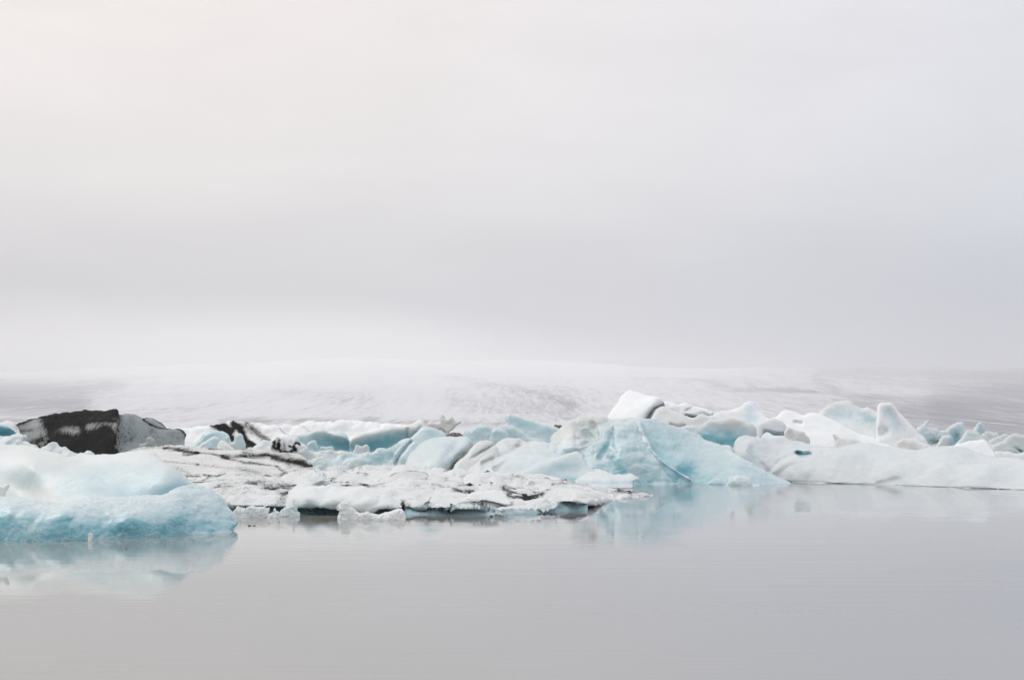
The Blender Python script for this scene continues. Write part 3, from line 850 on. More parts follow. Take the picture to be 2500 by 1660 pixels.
thing('iceberg', 'tall smooth inclined ice slab left of the white dome', 'iceberg', ICE, z=3,
      top=[(735, 780), (750, 700), (775, 610), (800, 560), (850, 510), (905, 462), (970, 405), (1020, 350), (1060, 310), (1100, 290), (1140, 292), (1180, 308), (1240, 320), (1290, 342), (1330, 372), (1345, 400), (1360, 500)],
      D=89.5, lean=.9, edge=.45, T=4, amp=.07, wave=1.8, blue=.26, bl=[([(1100, 330), (1280, 350)], 60, .2)], ridges=[([(780, 720), (860, 580), (960, 470)], 22, .5)], wa=[([(760, 740), (820, 640)], 25, .25)], frost=.15, jit=.4)
thing('iceberg', 'smooth white dome-shaped iceberg with dirty gully on its right flank', 'iceberg', ICE, z=3,
      top=[(860, 790), (880, 720), (905, 665), (940, 605), (1000, 548), (1060, 502), (1130, 458), (1200, 425), (1260, 410), (1340, 402), (1420, 402), (1480, 416), (1520, 410), (1560, 398), (1600, 408), (1640, 440), (1680, 470), (1710, 478), (1690, 560), (1640, 700), (1600, 830)],
      D=86, dmap=[(880, 900, 86), (900, 760, 87), (950, 640, 89), (1100, 800, 86), (1100, 650, 87.2), (1200, 450, 91), (1350, 820, 86), (1350, 620, 87.2), (1400, 430, 91), (1560, 440, 91), (1600, 550, 90), (1450, 780, 88), (1700, 500, 91.5), (1600, 800, 89)], edge=.7, T=5, amp=.08, wave=2.2,
      ridges=[([(1700, 480), (1620, 570), (1520, 650), (1450, 740), (1420, 800)], 34, 1.2), ([(1350, 640), (1450, 540), (1530, 450)], 50, .35)],
      blue=.2, bl=[([(1100, 560), (1350, 500)], 100, .15), ([(900, 770), (1250, 770)], 40, .1)], di=[([(1690, 482), (1640, 540), (1590, 600), (1520, 655)], 20, .45), ([(1500, 680), (1450, 730), (1420, 790)], 22, .75), ([(1400, 690), (1370, 760)], 40, .35)], wa=[([(1640, 520), (1480, 680)], 40, .4)], frost=.15, jit=.4)
thing('iceberg', 'narrow grey-brown tilted ice fin right of the dirty gully', 'iceberg', ICE, z=3,
      top=[(1400, 830), (1440, 770), (1475, 710), (1530, 655), (1590, 610), (1640, 545), (1690, 492), (1740, 466), (1800, 452), (1850, 450), (1895, 468), (1925, 500), (1960, 560), (1960, 830)], D=85, lean=1.1, edge=.5, T=3, amp=.06, wave=1.4, blue=.08, warm=.35,
      ridges=[([(1920, 500), (1800, 570), (1680, 640)], 20, .5, 't')], di=[([(1910, 495), (1830, 545), (1760, 580), (1640, 650)], 12, .5), ([(1880, 480), (1760, 560)], 30, .2)], frost=.2, jit=.5)
thing('iceberg', 'broad white iceberg with two grey-brown smudges on its left shoulder', 'iceberg', ICE, z=4,
      top=[(-120, 1040), (-60, 960), (-10, 900), (30, 845), (110, 800), (190, 748), (260, 698), (330, 640), (380, 610), (430, 600), (490, 606), (530, 598), (570, 600), (600, 625), (640, 655), (690, 640), (750, 632), (820, 645), (900, 660), (960, 680), (1010, 690), (1060, 715), (1100, 745), (1140, 775), (1200, 820), (1250, 1040)],
      D=84.5, dmap=[(-100, 1100, 84), (-60, 960, 86), (200, 1020, 84.5), (200, 850, 86), (300, 700, 89.5), (450, 620, 91.5), (500, 1000, 84.5), (500, 850, 86.5), (700, 660, 91), (800, 950, 84.7), (800, 780, 88), (1000, 700, 91), (1150, 800, 89), (1150, 1000, 85)], edge=.6, T=5, amp=.09, wave=2.0, lump=.05, lumpw=1.6,
      ridges=[([(600, 640), (560, 740), (440, 790), (260, 860), (150, 900)], 40, .7), ([(630, 660), (540, 770), (420, 830), (250, 920)], 30, -.45)],
      blue=.15, bl=[([(600, 800), (900, 760)], 90, .12)], di=[([(430, 680), (520, 690), (560, 660)], 55, .42), ([(470, 730), (560, 700)], 30, .2), ([(140, 880), (240, 850)], 40, .42), ([(0, 900), (130, 830)], 20, .15)], wa=[([(400, 640), (620, 640)], 60, .35), ([(0, 930), (300, 780)], 60, .3)], frost=.2, jit=.4)
compound('iceberg', 'white wave-shaped iceberg with pointed tongue left of the blue pyramid', 'iceberg', [
    ('crest', ICE, dict(z=4, top=[(480, 1060), (560, 1015), (640, 980), (740, 935), (850, 890), (940, 852), (1020, 822), (1090, 795), (1140, 766), (1190, 752), (1230, 758), (1275, 785), (1300, 815), (1320, 865), (1350, 905), (1400, 950), (1450, 985), (1500, 1100)], D=80, lean=1.2, edge=.5, T=4, amp=.05, wave=2,
                        blue=.20, bl=[([(900, 1000), (1200, 960)], 80, .28), ([(1000, 1080), (1200, 1085)], 35, .55)], ridges=[([(1000, 1000), (1250, 930)], 80, .15)], frost=.12, jit=.4)),
    ('tongue', ICE, dict(z=4, top=[(1190, 1082), (1250, 1055), (1310, 1022), (1370, 985), (1420, 968), (1480, 965), (1540, 985), (1580, 1005), (1640, 1026), (1680, 1028), (1712, 1018), (1742, 1034), (1790, 1030), (1832, 1020), (1870, 1038), (1905, 1060), (1942, 1082), (1905, 1092), (1880, 1104), (1868, 1130)],
                         wl=[(1100, 1150), (2000, 1150)], dmap=[(1200, 1150, 78.8), (1200, 1085, 79.2), (1400, 1085, 78.6), (1400, 980, 81.5), (1600, 1090, 79.2), (1600, 1030, 81), (1850, 1085, 80.6), (1850, 1030, 82), (1400, 1150, 78.0), (1650, 1150, 78.5), (1850, 1150, 79.8)], edge=.25, T=3, amp=.04, wave=1.2,
                         blue=.05, bl=[([(1200, 1115), (1500, 1122), (1860, 1120)], 24, .42)], frost=.12, jit=.5)),  # blue stroke paints the shaded band under the tongue
])
# ------------------------------------------------------------------ behind the middle
thing('iceberg', 'pale blue pointed shard leaning right behind the smudged white iceberg', 'iceberg', ICE, far=1.4, z=4,
      top=[(380, 520), (398, 430), (405, 360), (420, 330), (440, 322), (480, 338), (540, 350), (600, 362), (650, 378), (700, 392), (745, 418), (800, 436), (860, 446), (930, 466), (1000, 492), (1040, 520), (1060, 640)], smooth=False, D=101, lean=.9, edge=.4, T=3, amp=.05, wave=1.5, blue=.36, bl=[([(480, 400), (900, 520)], 70, .2), ([(420, 330), (700, 395), (950, 470)], 18, -.25)], frost=.2, jit=.5)
compound('iceberg', 'low pale turquoise ice cluster between cream chunk and pale blue shard', 'iceberg', [
    ('left_mound', ICE, dict(far=1.3, z=3, top=[(1535, 430), (1555, 370), (1580, 335), (1612, 325), (1645, 330), (1690, 285), (1750, 272), (1820, 268), (1870, 285), (1920, 310), (1960, 420), (1980, 520)], D=98, lean=.6, edge=.5, T=3, amp=.06, wave=1.4, blue=.36, di=[([(1740, 430), (1790, 410)], 12, .3), ([(1845, 420), (1860, 395)], 8, .35)], frost=.25, jit=.5)),
    ('rounded_front', ICE, dict(far=1.3, z=3, top=[(1850, 500), (1866, 400), (1890, 330), (1930, 305), (1990, 305), (2040, 325), (2080, 360), (2110, 410), (2130, 520)], D=94, lean=.5, edge=.6, T=2.5, amp=.05, wave=1.2, blue=.32, frost=.2, jit=.3)),
    ('right_slope', ICE, dict(far=1.3, z=3, top=[(1940, 420), (1960, 290), (2030, 270), (2090, 280), (2140, 290), (2200, 322), (2250, 345), (2290, 385), (2350, 425), (2420, 440), (2500, 460), (2540, 530)], D=96.5, lean=.7, edge=.45, T=3, amp=.06, wave=1.4, blue=.34, frost=.25, jit=.6)),
])
thing('rock', 'small dark rock lying beside the tip of the pale blue shard', 'rock', ROCK, far=1.42, z=4,
      top=[(955, 520), (962, 468), (985, 458), (1005, 464), (1030, 458), (1045, 472), (1050, 520)], D=104, lean=.3, edge=.15, T=.6, amp=.04, wave=.3, jit=.5, step=1.0)

# ------------------------------------------------------------------ the big blue pyramid
compound('iceberg', 'large turquoise pyramid iceberg with grey left shoulder at the water edge', 'iceberg', [
    ('grey_shoulder', ICE, dict(z=4, top=[(890, 740), (898, 660), (912, 600), (935, 558), (975, 522), (1030, 482), (1060, 455), (1105, 425), (1160, 396), (1220, 370), (1300, 356), (1400, 350), (1500, 348), (1560, 352), (1640, 370), (1750, 372), (1850, 380), (1900, 420), (1900, 1100)],
                                D=87.5, dmap=[(900, 800, 89), (920, 600, 91), (1100, 850, 88.2), (1100, 650, 89.4), (1100, 450, 91.6), (1300, 850, 88.0), (1300, 600, 90.4), (1300, 380, 92.2), (1500, 700, 89.5), (1500, 380, 92.2), (1800, 380, 92), (1800, 900, 89.5), (1300, 1100, 87.5)], edge=.55, T=5, scal=.015, amp=.10, wave=1.4, lump=.06, lumpw=1.3,
                                ridges=[([(1180, 560), (1260, 640), (1180, 690)], 60, -.5), ([(1330, 560), (1400, 640), (1320, 690)], 50, .7), ([(1230, 600), (1270, 620)], 22, .35), ([(1100, 740), (1300, 710), (1460, 630)], 22, -.4), ([(1400, 440), (1440, 560)], 30, .4)],
                                blue=.32, bl=[([(1500, 700), (1700, 900)], 150, .25), ([(1150, 560), (1350, 480)], 160, -.22)], wa=[([(960, 600), (1150, 480), (1400, 420)], 110, .5), ([(1200, 700), (1420, 640)], 60, .4), ([(1300, 360), (1900, 385)], 26, .4)],
                                di=[([(1390, 470), (1450, 430), (1560, 385)], 20, .42), ([(1435, 520), (1450, 570)], 9, .5), ([(1250, 595), (1260, 615)], 9, .6), ([(1270, 740), (1340, 708)], 8, .5), ([(965, 668), (980, 676)], 8, .5), ([(1480, 800), (1490, 830)], 7, .5), ([(960, 570), (1200, 440)], 40, .12)], frost=.3, jit=.5)),
    ('left_face', ICE, dict(z=5, top=[(-120, 1000), (-60, 840), (20, 740), (110, 660), (230, 590), (300, 500), (380, 420), (450, 388), (520, 372), (600, 372), (640, 395), (655, 455), (690, 535), (735, 620), (790, 692), (850, 758), (950, 822), (1070, 882), (1130, 930), (1158, 965), (1160, 985)],
                            wl=[(-200, 985), (1300, 985)], dmap=[(-100, 985, 86.4), (-60, 850, 87.5), (200, 985, 85.9), (200, 800, 86.9), (200, 640, 88.3), (500, 985, 85.6), (500, 800, 86.4), (500, 600, 88), (500, 400, 90.6), (700, 985, 85.6), (800, 800, 86.9), (640, 420, 90.6), (700, 560, 89.2), (1100, 985, 86.0), (1100, 930, 86.5)], edge=.03, T=4, amp=.10, wave=1.5, lump=.05, lumpw=1.0, crisp=.02,
                            ridges=[([(380, 480), (340, 620), (260, 730)], 30, .45), ([(640, 420), (700, 560), (800, 710), (960, 840), (1130, 940)], 26, -.4)], blue=.52, bl=[([(380, 860), (480, 880)], 45, .4), ([(560, 870), (600, 840)], 50, -.25), ([(300, 460), (560, 400)], 60, -.22), ([(660, 480), (800, 710), (1100, 920)], 28, -.2), ([(300, 960), (1100, 975)], 30, .12)], frost=.55, jit=.5)),
    ('right_facet', ICE, dict(z=5, top=[(560, 420), (600, 380), (660, 366), (730, 366), (800, 382), (900, 412), (1000, 446), (1060, 462), (1130, 496), (1200, 524), (1260, 568), (1320, 590), (1400, 620), (1480, 652), (1560, 702), (1640, 750), (1720, 790), (1800, 830), (1880, 872), (1960, 910), (2040, 948), (2088, 975)],
                              wl=[(500, 988), (1500, 990), (1700, 998), (2090, 978)], dmap=[(600, 985, 86.4), (800, 985, 86.3), (800, 700, 88.2), (700, 420, 90.9), (1000, 985, 86.25), (1100, 940, 86.66), (1000, 800, 87.08), (1000, 700, 88.6), (1000, 460, 91.9), (1300, 988, 86.0), (1300, 800, 88.0), (1300, 600, 91), (1600, 995, 85.0), (1600, 850, 86.8), (1600, 740, 88.5), (1900, 985, 86.1), (1900, 885, 87.6), (2080, 978, 87.0)], edge=.25, T=4, amp=.07, wave=1.8, crisp=.015,
                              blue=.62, bl=[([(760, 640), (900, 760), (1080, 850)], 75, .42), ([(700, 440), (900, 430), (1150, 520), (1500, 680)], 40, -.18), ([(1200, 900), (1450, 960)], 60, .18), ([(1500, 700), (1950, 930)], 45, -.2), ([(1000, 640), (1150, 780)], 80, .15)],
                              di=[([(968, 622), (958, 652)], 4, .75), ([(1140, 765), (1115, 795)], 4, .7), ([(1058, 770), (1052, 805)], 3.5, .65), ([(1185, 714), (1186, 716)], 5, .6), ([(815, 630), (825, 640)], 5, .35)], frost=.42, jit=.6)),
    ('foot_lump', CLEAR, dict(z=13, top=[(170, 1470), (215, 1395), (185, 1350), (240, 1300), (270, 1262), (340, 1250), (420, 1255), (480, 1262), (560, 1275), (640, 1300), (690, 1340), (715, 1400), (760, 1420), (860, 1435), (940, 1425)], wl=[(0, 1440), (800, 1450), (1400, 1410)], lean=.8, edge=.3, T=1.2, amp=.06, wave=.5, crisp=.02, blue=.35, frost=.5, jit=.6)),
    ('foot_swell', ICE, dict(z=5, top=[(1270, 1000), (1295, 960), (1330, 938), (1370, 932), (1410, 942), (1440, 970), (1470, 1000)], wl=[(1200, 988), (1500, 990)], lean=1.0, edge=.3, T=1.0, amp=.03, wave=.7, blue=.55, frost=.3, jit=.3)),
])
# ------------------------------------------------------------------ white bergs behind the pyramid
thing('iceberg', 'tallest bright white angular snow-covered iceberg behind the turquoise pyramid', 'iceberg', FRESH, far=1.6, z=11,
      top=[(-160, 700), (-80, 560), (0, 420), (60, 330), (110, 250), (170, 180), (230, 120), (275, 92), (330, 98), (440, 128), (560, 155), (680, 182), (780, 200), (860, 222), (910, 260), (950, 300), (975, 350), (970, 420), (900, 460), (820, 560), (760, 700)],
      D=104, dmap=[(-150, 700, 104), (0, 450, 106.5), (0, 900, 103), (300, 120, 109), (300, 400, 106), (300, 900, 102.5), (600, 180, 108), (600, 500, 104.8), (880, 260, 107.5), (800, 330, 106), (700, 600, 105.2), (920, 400, 107.5), (700, 900, 104)], edge=.4, T=6, amp=.07, wave=2.5, blue=.08, frost=.15, jit=.3,
      ridges=[([(920, 400), (820, 470), (720, 590), (650, 680)], 60, 1.3)], di=[([(925, 392), (870, 410), (800, 450), (760, 500), (710, 570), (660, 640)], 27, .78), ([(860, 380), (700, 480), (600, 620)], 60, .2)])  # dark strokes paint the shade below the overhanging edge
thing('iceberg', 'knobbly white snow slab on the right shoulder of the tallest white iceberg', 'iceberg', FRESH, far=1.6, z=11,
      top=[(860, 620), (900, 420), (940, 330), (985, 312), (1060, 314), (1140, 325), (1165, 345), (1190, 372), (1240, 365), (1290, 350), (1330, 344), (1390, 350), (1430, 375), (1500, 405), (1580, 428), (1680, 455), (1760, 480), (1830, 510), (1890, 548), (1840, 575), (1810, 590), (1740, 560), (1680, 545), (1610, 580), (1580, 625), (1480, 628), (1390, 600), (1360, 590), (1330, 700)],
      D=107, lean=.8, edge=.45, T=3, amp=.09, wave=1.4, lump=.05, blue=.06, frost=.2, jit=.3, di=[([(1380, 600), (1480, 612), (1580, 600)], 18, .9), ([(1360, 480), (1440, 440), (1530, 415)], 8, .35), ([(1800, 585), (1880, 555)], 9, .5), ([(1050, 440), (1200, 500)], 10, .2)], ridges=[([(1380, 590), (1560, 610)], 25, .8), ([(1360, 480), (1440, 440), (1540, 415)], 14, .4, 't')])  # strongest dark stroke paints the shade inside the cavity
thing('iceberg', 'cream-white smooth wedge below the tallest white iceberg', 'iceberg', SNOW, far=1.6, z=11,
      top=[(640, 760), (690, 660), (730, 590), (780, 500), (830, 450), (900, 425), (960, 422), (1020, 445), (1100, 485), (1190, 520), (1260, 555), (1330, 590), (1390, 640), (1450, 710), (1510, 760), (1560, 800), (1620, 900)], D=100, lean=1.2, edge=.5, T=4, amp=.06, wave=1.8, blue=.03, warm=.22, frost=.15, jit=.3,
      ridges=[([(1080, 760), (1200, 790), (1340, 780)], 30, .5)], di=[([(1120, 770), (1200, 795), (1300, 800)], 16, .3)])
thing('iceberg', 'small cream lump under the knobbly white snow slab', 'iceberg', SNOW, far=1.6, z=11,
      top=[(1360, 800), (1380, 660), (1420, 630), (1500, 635), (1570, 620), (1610, 570), (1660, 545), (1710, 545), (1770, 575), (1830, 595), (1900, 600), (1960, 700), (2000, 850)], D=102, lean=1.0, edge=.4, T=3, amp=.06, wave=1.2, blue=.03, warm=.3, frost=.15, jit=.3)
thing('iceberg', 'greenish-blue ice wall with cream rim between pyramid and long white berg', 'iceberg', ICE, far=1.3, z=5,
      top=[(960, 520), (1020, 450), (1060, 432), (1110, 424), (1170, 416), (1220, 422), (1250, 395), (1290, 374), (1340, 364), (1400, 372), (1450, 372), (1500, 364), (1560, 364), (1610, 374), (1650, 395), (1700, 415), (1740, 446), (1758, 490), (1765, 560), (1770, 640)],
      D=96, lean=.5, edge=.6, T=4, amp=.08, wave=2.0, lump=.05, lumpw=1.6, blue=.25, bl=[([(1250, 560), (1500, 590), (1600, 560)], 55, .65), ([(1300, 490), (1500, 500)], 60, .2)], wa=[([(1480, 375), (1540, 420)], 40, .7), ([(1250, 400), (1700, 420)], 30, .45), ([(1700, 470), (1740, 500)], 40, .35)], frost=.15, jit=.3)
thing('snow_bank', 'narrow white snow strip between the pyramid and the long white berg', 'snow bank', SNOW, z=13,
      top=[(-60, 720), (0, 690), (60, 682), (130, 684), (190, 682), (250, 690), (300, 760)], D=91, lean=1.0, edge=.3, T=2, amp=.03, wave=.8, blue=.03, jit=.3)
thing('iceberg', 'white peaked iceberg with smooth pointed summit, right of the knobbly snow slab', 'iceberg', FRESH, far=1.6, z=5,
      top=[(1180, 480), (1260, 340), (1340, 320), (1400, 296), (1460, 290), (1520, 276), (1570, 262), (1610, 240), (1645, 208), (1672, 196), (1695, 193), (1722, 208), (1750, 242), (1775, 275), (1810, 310), (1850, 335), (1900, 345), (1935, 342), (1990, 400), (2020, 520)], D=108, lean=1.0, edge=.6, T=5, amp=.07, wave=2.2, blue=.12, bl=[([(1700, 250), (1690, 380)], 60, .2)], wa=[([(1250, 340), (1500, 290)], 40, .3)], frost=.15, jit=.3)
compound('iceberg', 'white twin-finned iceberg with cream rims right of the smooth pointed summit', 'iceberg', [
    ('snow_slope', FRESH, dict(far=1.6, z=6, top=[(-180, 470), (-80, 360), (-20, 342), (20, 305), (55, 280), (100, 282), (150, 292), (200, 312), (245, 326), (290, 312), (325, 304), (360, 312), (400, 322), (460, 350), (560, 400), (700, 460), (850, 520), (980, 560), (1080, 620), (1130, 700)], D=103, lean=1.6, edge=.6, T=5, amp=.09, wave=2.6, blue=.10, frost=.12, jit=.3, ridges=[([(160, 390), (220, 400)], 14, .4)])),
    ('broad_fin', FRESH, dict(far=1.6, z=6, top=[(300, 440), (370, 330), (400, 290), (440, 250), (490, 210), (540, 190), (600, 182), (650, 178), (690, 186), (730, 210), (755, 240), (790, 262), (822, 266), (850, 254), (880, 268), (920, 285), (960, 300), (1000, 330), (1050, 420), (1100, 560), (1120, 680)], D=106, lean=.7, edge=.6, T=4, amp=.07, wave=2.4, blue=.10, bl=[([(500, 280), (760, 330), (930, 420)], 80, .16), ([(800, 300), (960, 400)], 50, .1)], wa=[([(390, 310), (470, 225), (600, 182), (700, 192), (780, 262), (950, 300)], 22, .65)], frost=.12, jit=.5)),
    ('slanting_fin', FRESH, dict(far=1.6, z=6, top=[(940, 460), (950, 340), (956, 250), (962, 222), (985, 212), (1030, 212), (1075, 210), (1105, 226), (1140, 265), (1190, 322), (1240, 375), (1290, 430), (1340, 495), (1390, 540), (1420, 575), (1440, 620), (1450, 700)], D=104.5, lean=.6, edge=.5, T=4, amp=.06, wave=2.0, blue=.08, bl=[([(1050, 300), (1130, 420)], 55, .18), ([(1000, 500), (1030, 470)], 26, .25)], ridges=[([(985, 500), (1000, 470), (1030, 480)], 34, .35), ([(1060, 300), (1150, 430), (1230, 560)], 60, .4)], frost=.1, jit=.3)),
])
thing('ice_block', 'white ice block with blue-shadowed underside behind the long white berg', 'ice block', SNOW, far=1.35, z=13,
      top=[(750, 560), (760, 310), (790, 275), (850, 235), (930, 222), (975, 200), (1040, 172), (1100, 165), (1170, 190), (1250, 235), (1320, 290), (1345, 340), (1320, 400), (1300, 470), (1310, 500), (1200, 500), (1080, 480), (1000, 440), (930, 430), (880, 480), (840, 560)], closed=False, D=97, lean=.8, edge=.35, T=2.5, amp=.05, wave=1.2, blue=.06, ridges=[([(930, 430), (1080, 470), (1280, 490)], 40, .7)], bl=[([(900, 470), (1000, 460), (1200, 490)], 20, .5)], frost=.12, jit=.3)  # blue stroke paints the shadow of the underside into the colour
thing('ice_block', 'small squat beige-grey ice block behind the crest of the long white berg', 'ice block', SNOW, far=1.25, z=13,
      top=[(1290, 600), (1296, 470), (1320, 390), (1355, 335), (1400, 345), (1460, 375), (1530, 405), (1600, 415), (1660, 430), (1680, 470), (1720, 520), (1780, 600)], D=95, lean=.5, edge=.35, T=1.5, amp=.05, wave=.6, blue=.12, warm=.55, di=[([(1610, 440), (1605, 500)], 22, .25), ([(1310, 440), (1310, 490)], 10, .25)], frost=.2, jit=.5)
thing('ice_shard', 'thin curved white ice shard lying on the crest of the long white berg', 'ice shard', SNOW, far=1.15, z=6,
      top=[(500, 640), (535, 600), (548, 570), (540, 540), (518, 510), (550, 520), (590, 540), (650, 545), (720, 550), (770, 568), (830, 596), (900, 650)], D=94, lean=1.0, edge=.25, T=1.5, amp=.04, wave=.6, blue=.06, warm=.2, di=[([(522, 514), (560, 545)], 5, .35)], frost=.15, jit=.3)
thing('ice_block', 'cream-sided snow lump on the crest below the slanting fin', 'ice block', SNOW, far=1.15, z=6,
      top=[(1090, 680), (1120, 615), (1140, 580), (1170, 562), (1210, 554), (1255, 560), (1300, 575), (1360, 578), (1410, 596), (1460, 618), (1500, 680)], D=93, lean=.7, edge=.35, T=1.5, amp=.05, wave=.7, blue=.06, wa=[([(1150, 600), (1270, 625)], 35, .6)], frost=.15, jit=.4)

# ------------------------------------------------------------------ far right cluster
thing('iceberg', 'jagged blue-grey iceberg with shark-fin tip right of the twin-finned iceberg', 'iceberg', ICE, far=1.6, z=12,
      top=[(230, 380), (290, 290), (350, 250), (410, 200), (470, 155), (520, 120), (560, 118), (545, 160), (515, 180), (510, 240), (580, 270), (650, 282), (700, 310), (725, 335), (800, 330), (860, 318), (900, 290), (930, 250), (1000, 215), (1090, 180), (1170, 152), (1212, 160), (1215, 215), (1250, 260), (1270, 295), (1310, 420), (1330, 640)],
      smooth=False, D=112, lean=.45, edge=.45, T=3, amp=.1, wave=1.2, crisp=.03, blue=.14, bl=[([(1040, 380), (1080, 540)], 90, .35), ([(500, 480), (700, 440)], 90, .12)], wa=[([(300, 300), (540, 130)], 40, .35), ([(600, 290), (860, 350)], 50, .3)], di=[([(580, 585), (660, 575), (730, 520)], 22, .75)], ridges=[([(560, 560), (700, 540)], 60, .5), ([(1060, 420), (1060, 560)], 60, .4)], frost=.25, jit=.5)  # dark stroke paints the shade in the gap at the foot
thing('ice_block', 'small white ice tooth at the foot of the jagged blue-grey iceberg', 'ice block', ICE, far=1.6, z=12,
      top=[(640, 640), (700, 580), (750, 500), (780, 450), (805, 418), (860, 428), (920, 412), (950, 425), (980, 470), (1010, 560), (1040, 640)], smooth=False, D=106, lean=.4, edge=.35, T=1.5, amp=.05, wave=.7, blue=.1, bl=[([(980, 500), (960, 600)], 60, .3)], frost=.2, jit=.4)
thing('iceberg', 'slim pale blue ice spike rising behind the beige pyramid at right', 'iceberg', ICE, far=1.6, z=12,
      top=[(1350, 420), (1390, 300), (1440, 250), (1470, 200), (1500, 172), (1530, 166), (1570, 185), (1620, 238), (1615, 290), (1630, 350), (1660, 500)], smooth=False, D=116, lean=.4, edge=.4, T=2, amp=.06, wave=.8, blue=.16, bl=[([(1530, 250), (1540, 370)], 60, .2)], frost=.15, jit=.3)
thing('iceberg', 'beige-shouldered blunt pyramid of ice left of the slabs at right edge', 'iceberg', ICE, far=1.6, z=12,
      top=[(1000, 640), (1070, 560), (1130, 500), (1180, 430), (1220, 350), (1260, 305), (1300, 298), (1370, 312), (1440, 325), (1480, 345), (1530, 400), (1580, 450), (1640, 510), (1710, 570), (1760, 600), (1800, 700)], D=108, lean=.6, edge=.5, T=3, amp=.06, wave=1.3, blue=.16, wa=[([(1250, 330), (1470, 350)], 60, .5), ([(1150, 500), (1250, 420)], 60, .3)], frost=.2, jit=.4)
thing('iceberg', 'pale flaky ice pile below the slim blue spike', 'iceberg', ICE, far=1.6, z=12,
      top=[(1540, 520), (1570, 420), (1590, 360), (1640, 362), (1700, 372), (1780, 380), (1840, 376), (1885, 408), (1920, 470), (1960, 560)], smooth=False, D=113, lean=.6, edge=.35, T=2, amp=.08, wave=.7, crisp=.03, blue=.15, warm=.3, frost=.2, jit=.6)
thing('ice_block', 'grey finger-shaped ice slab tilted up at right', 'ice block', ICE, far=1.6, z=12,
      top=[(1640, 640), (1690, 520), (1740, 480), (1820, 440), (1900, 415), (1980, 388), (2040, 378), (2072, 400), (2070, 440), (2050, 490), (2010, 560), (1960, 640)], smooth=False, D=110, lean=.5, edge=.35, T=1.5, amp=.06, wave=.8, blue=.16, warm=.35, dirt=.08, frost=.2, jit=.4)
thing('iceberg', 'beige scalloped iceberg with a dark slot cut by the right edge', 'iceberg', ICE, far=1.6, z=12,
      top=[(1690, 800), (1720, 640), (1760, 590), (1820, 575), (1850, 550), (1910, 540), (1970, 535), (2000, 500), (2060, 465), (2090, 430), (2110, 408), (2180, 398), (2260, 400), (2340, 415), (2450, 420), (2600, 470), (2800, 440), (3100, 560), (3400, 600), (3600, 800)], D=107, lean=.5, edge=.5, T=4, amp=.09, wave=1.5, blue=.16, warm=.4, di=[([(2160, 665), (2220, 690), (2290, 715)], 15, .95)], bl=[([(2150, 750), (2400, 740)], 60, .35)], ridges=[([(2160, 665), (2300, 720)], 20, .5)], frost=.2, jit=.5)  # dark stroke paints the shade inside the slot
thing('snow_bank', 'low flat snow patch beneath the dark slot at right edge', 'snow bank', SNOW, far=1.2, z=12,
      top=[(1740, 850), (1780, 760), (1830, 730), (1900, 712), (1980, 722), (2080, 735), (2160, 755), (2240, 770), (2300, 765), (2360, 750), (2500, 740), (2600, 800)], D=97, lean=1.2, edge=.4, T=3, amp=.06, wave=1.0, blue=.05, jit=.4)

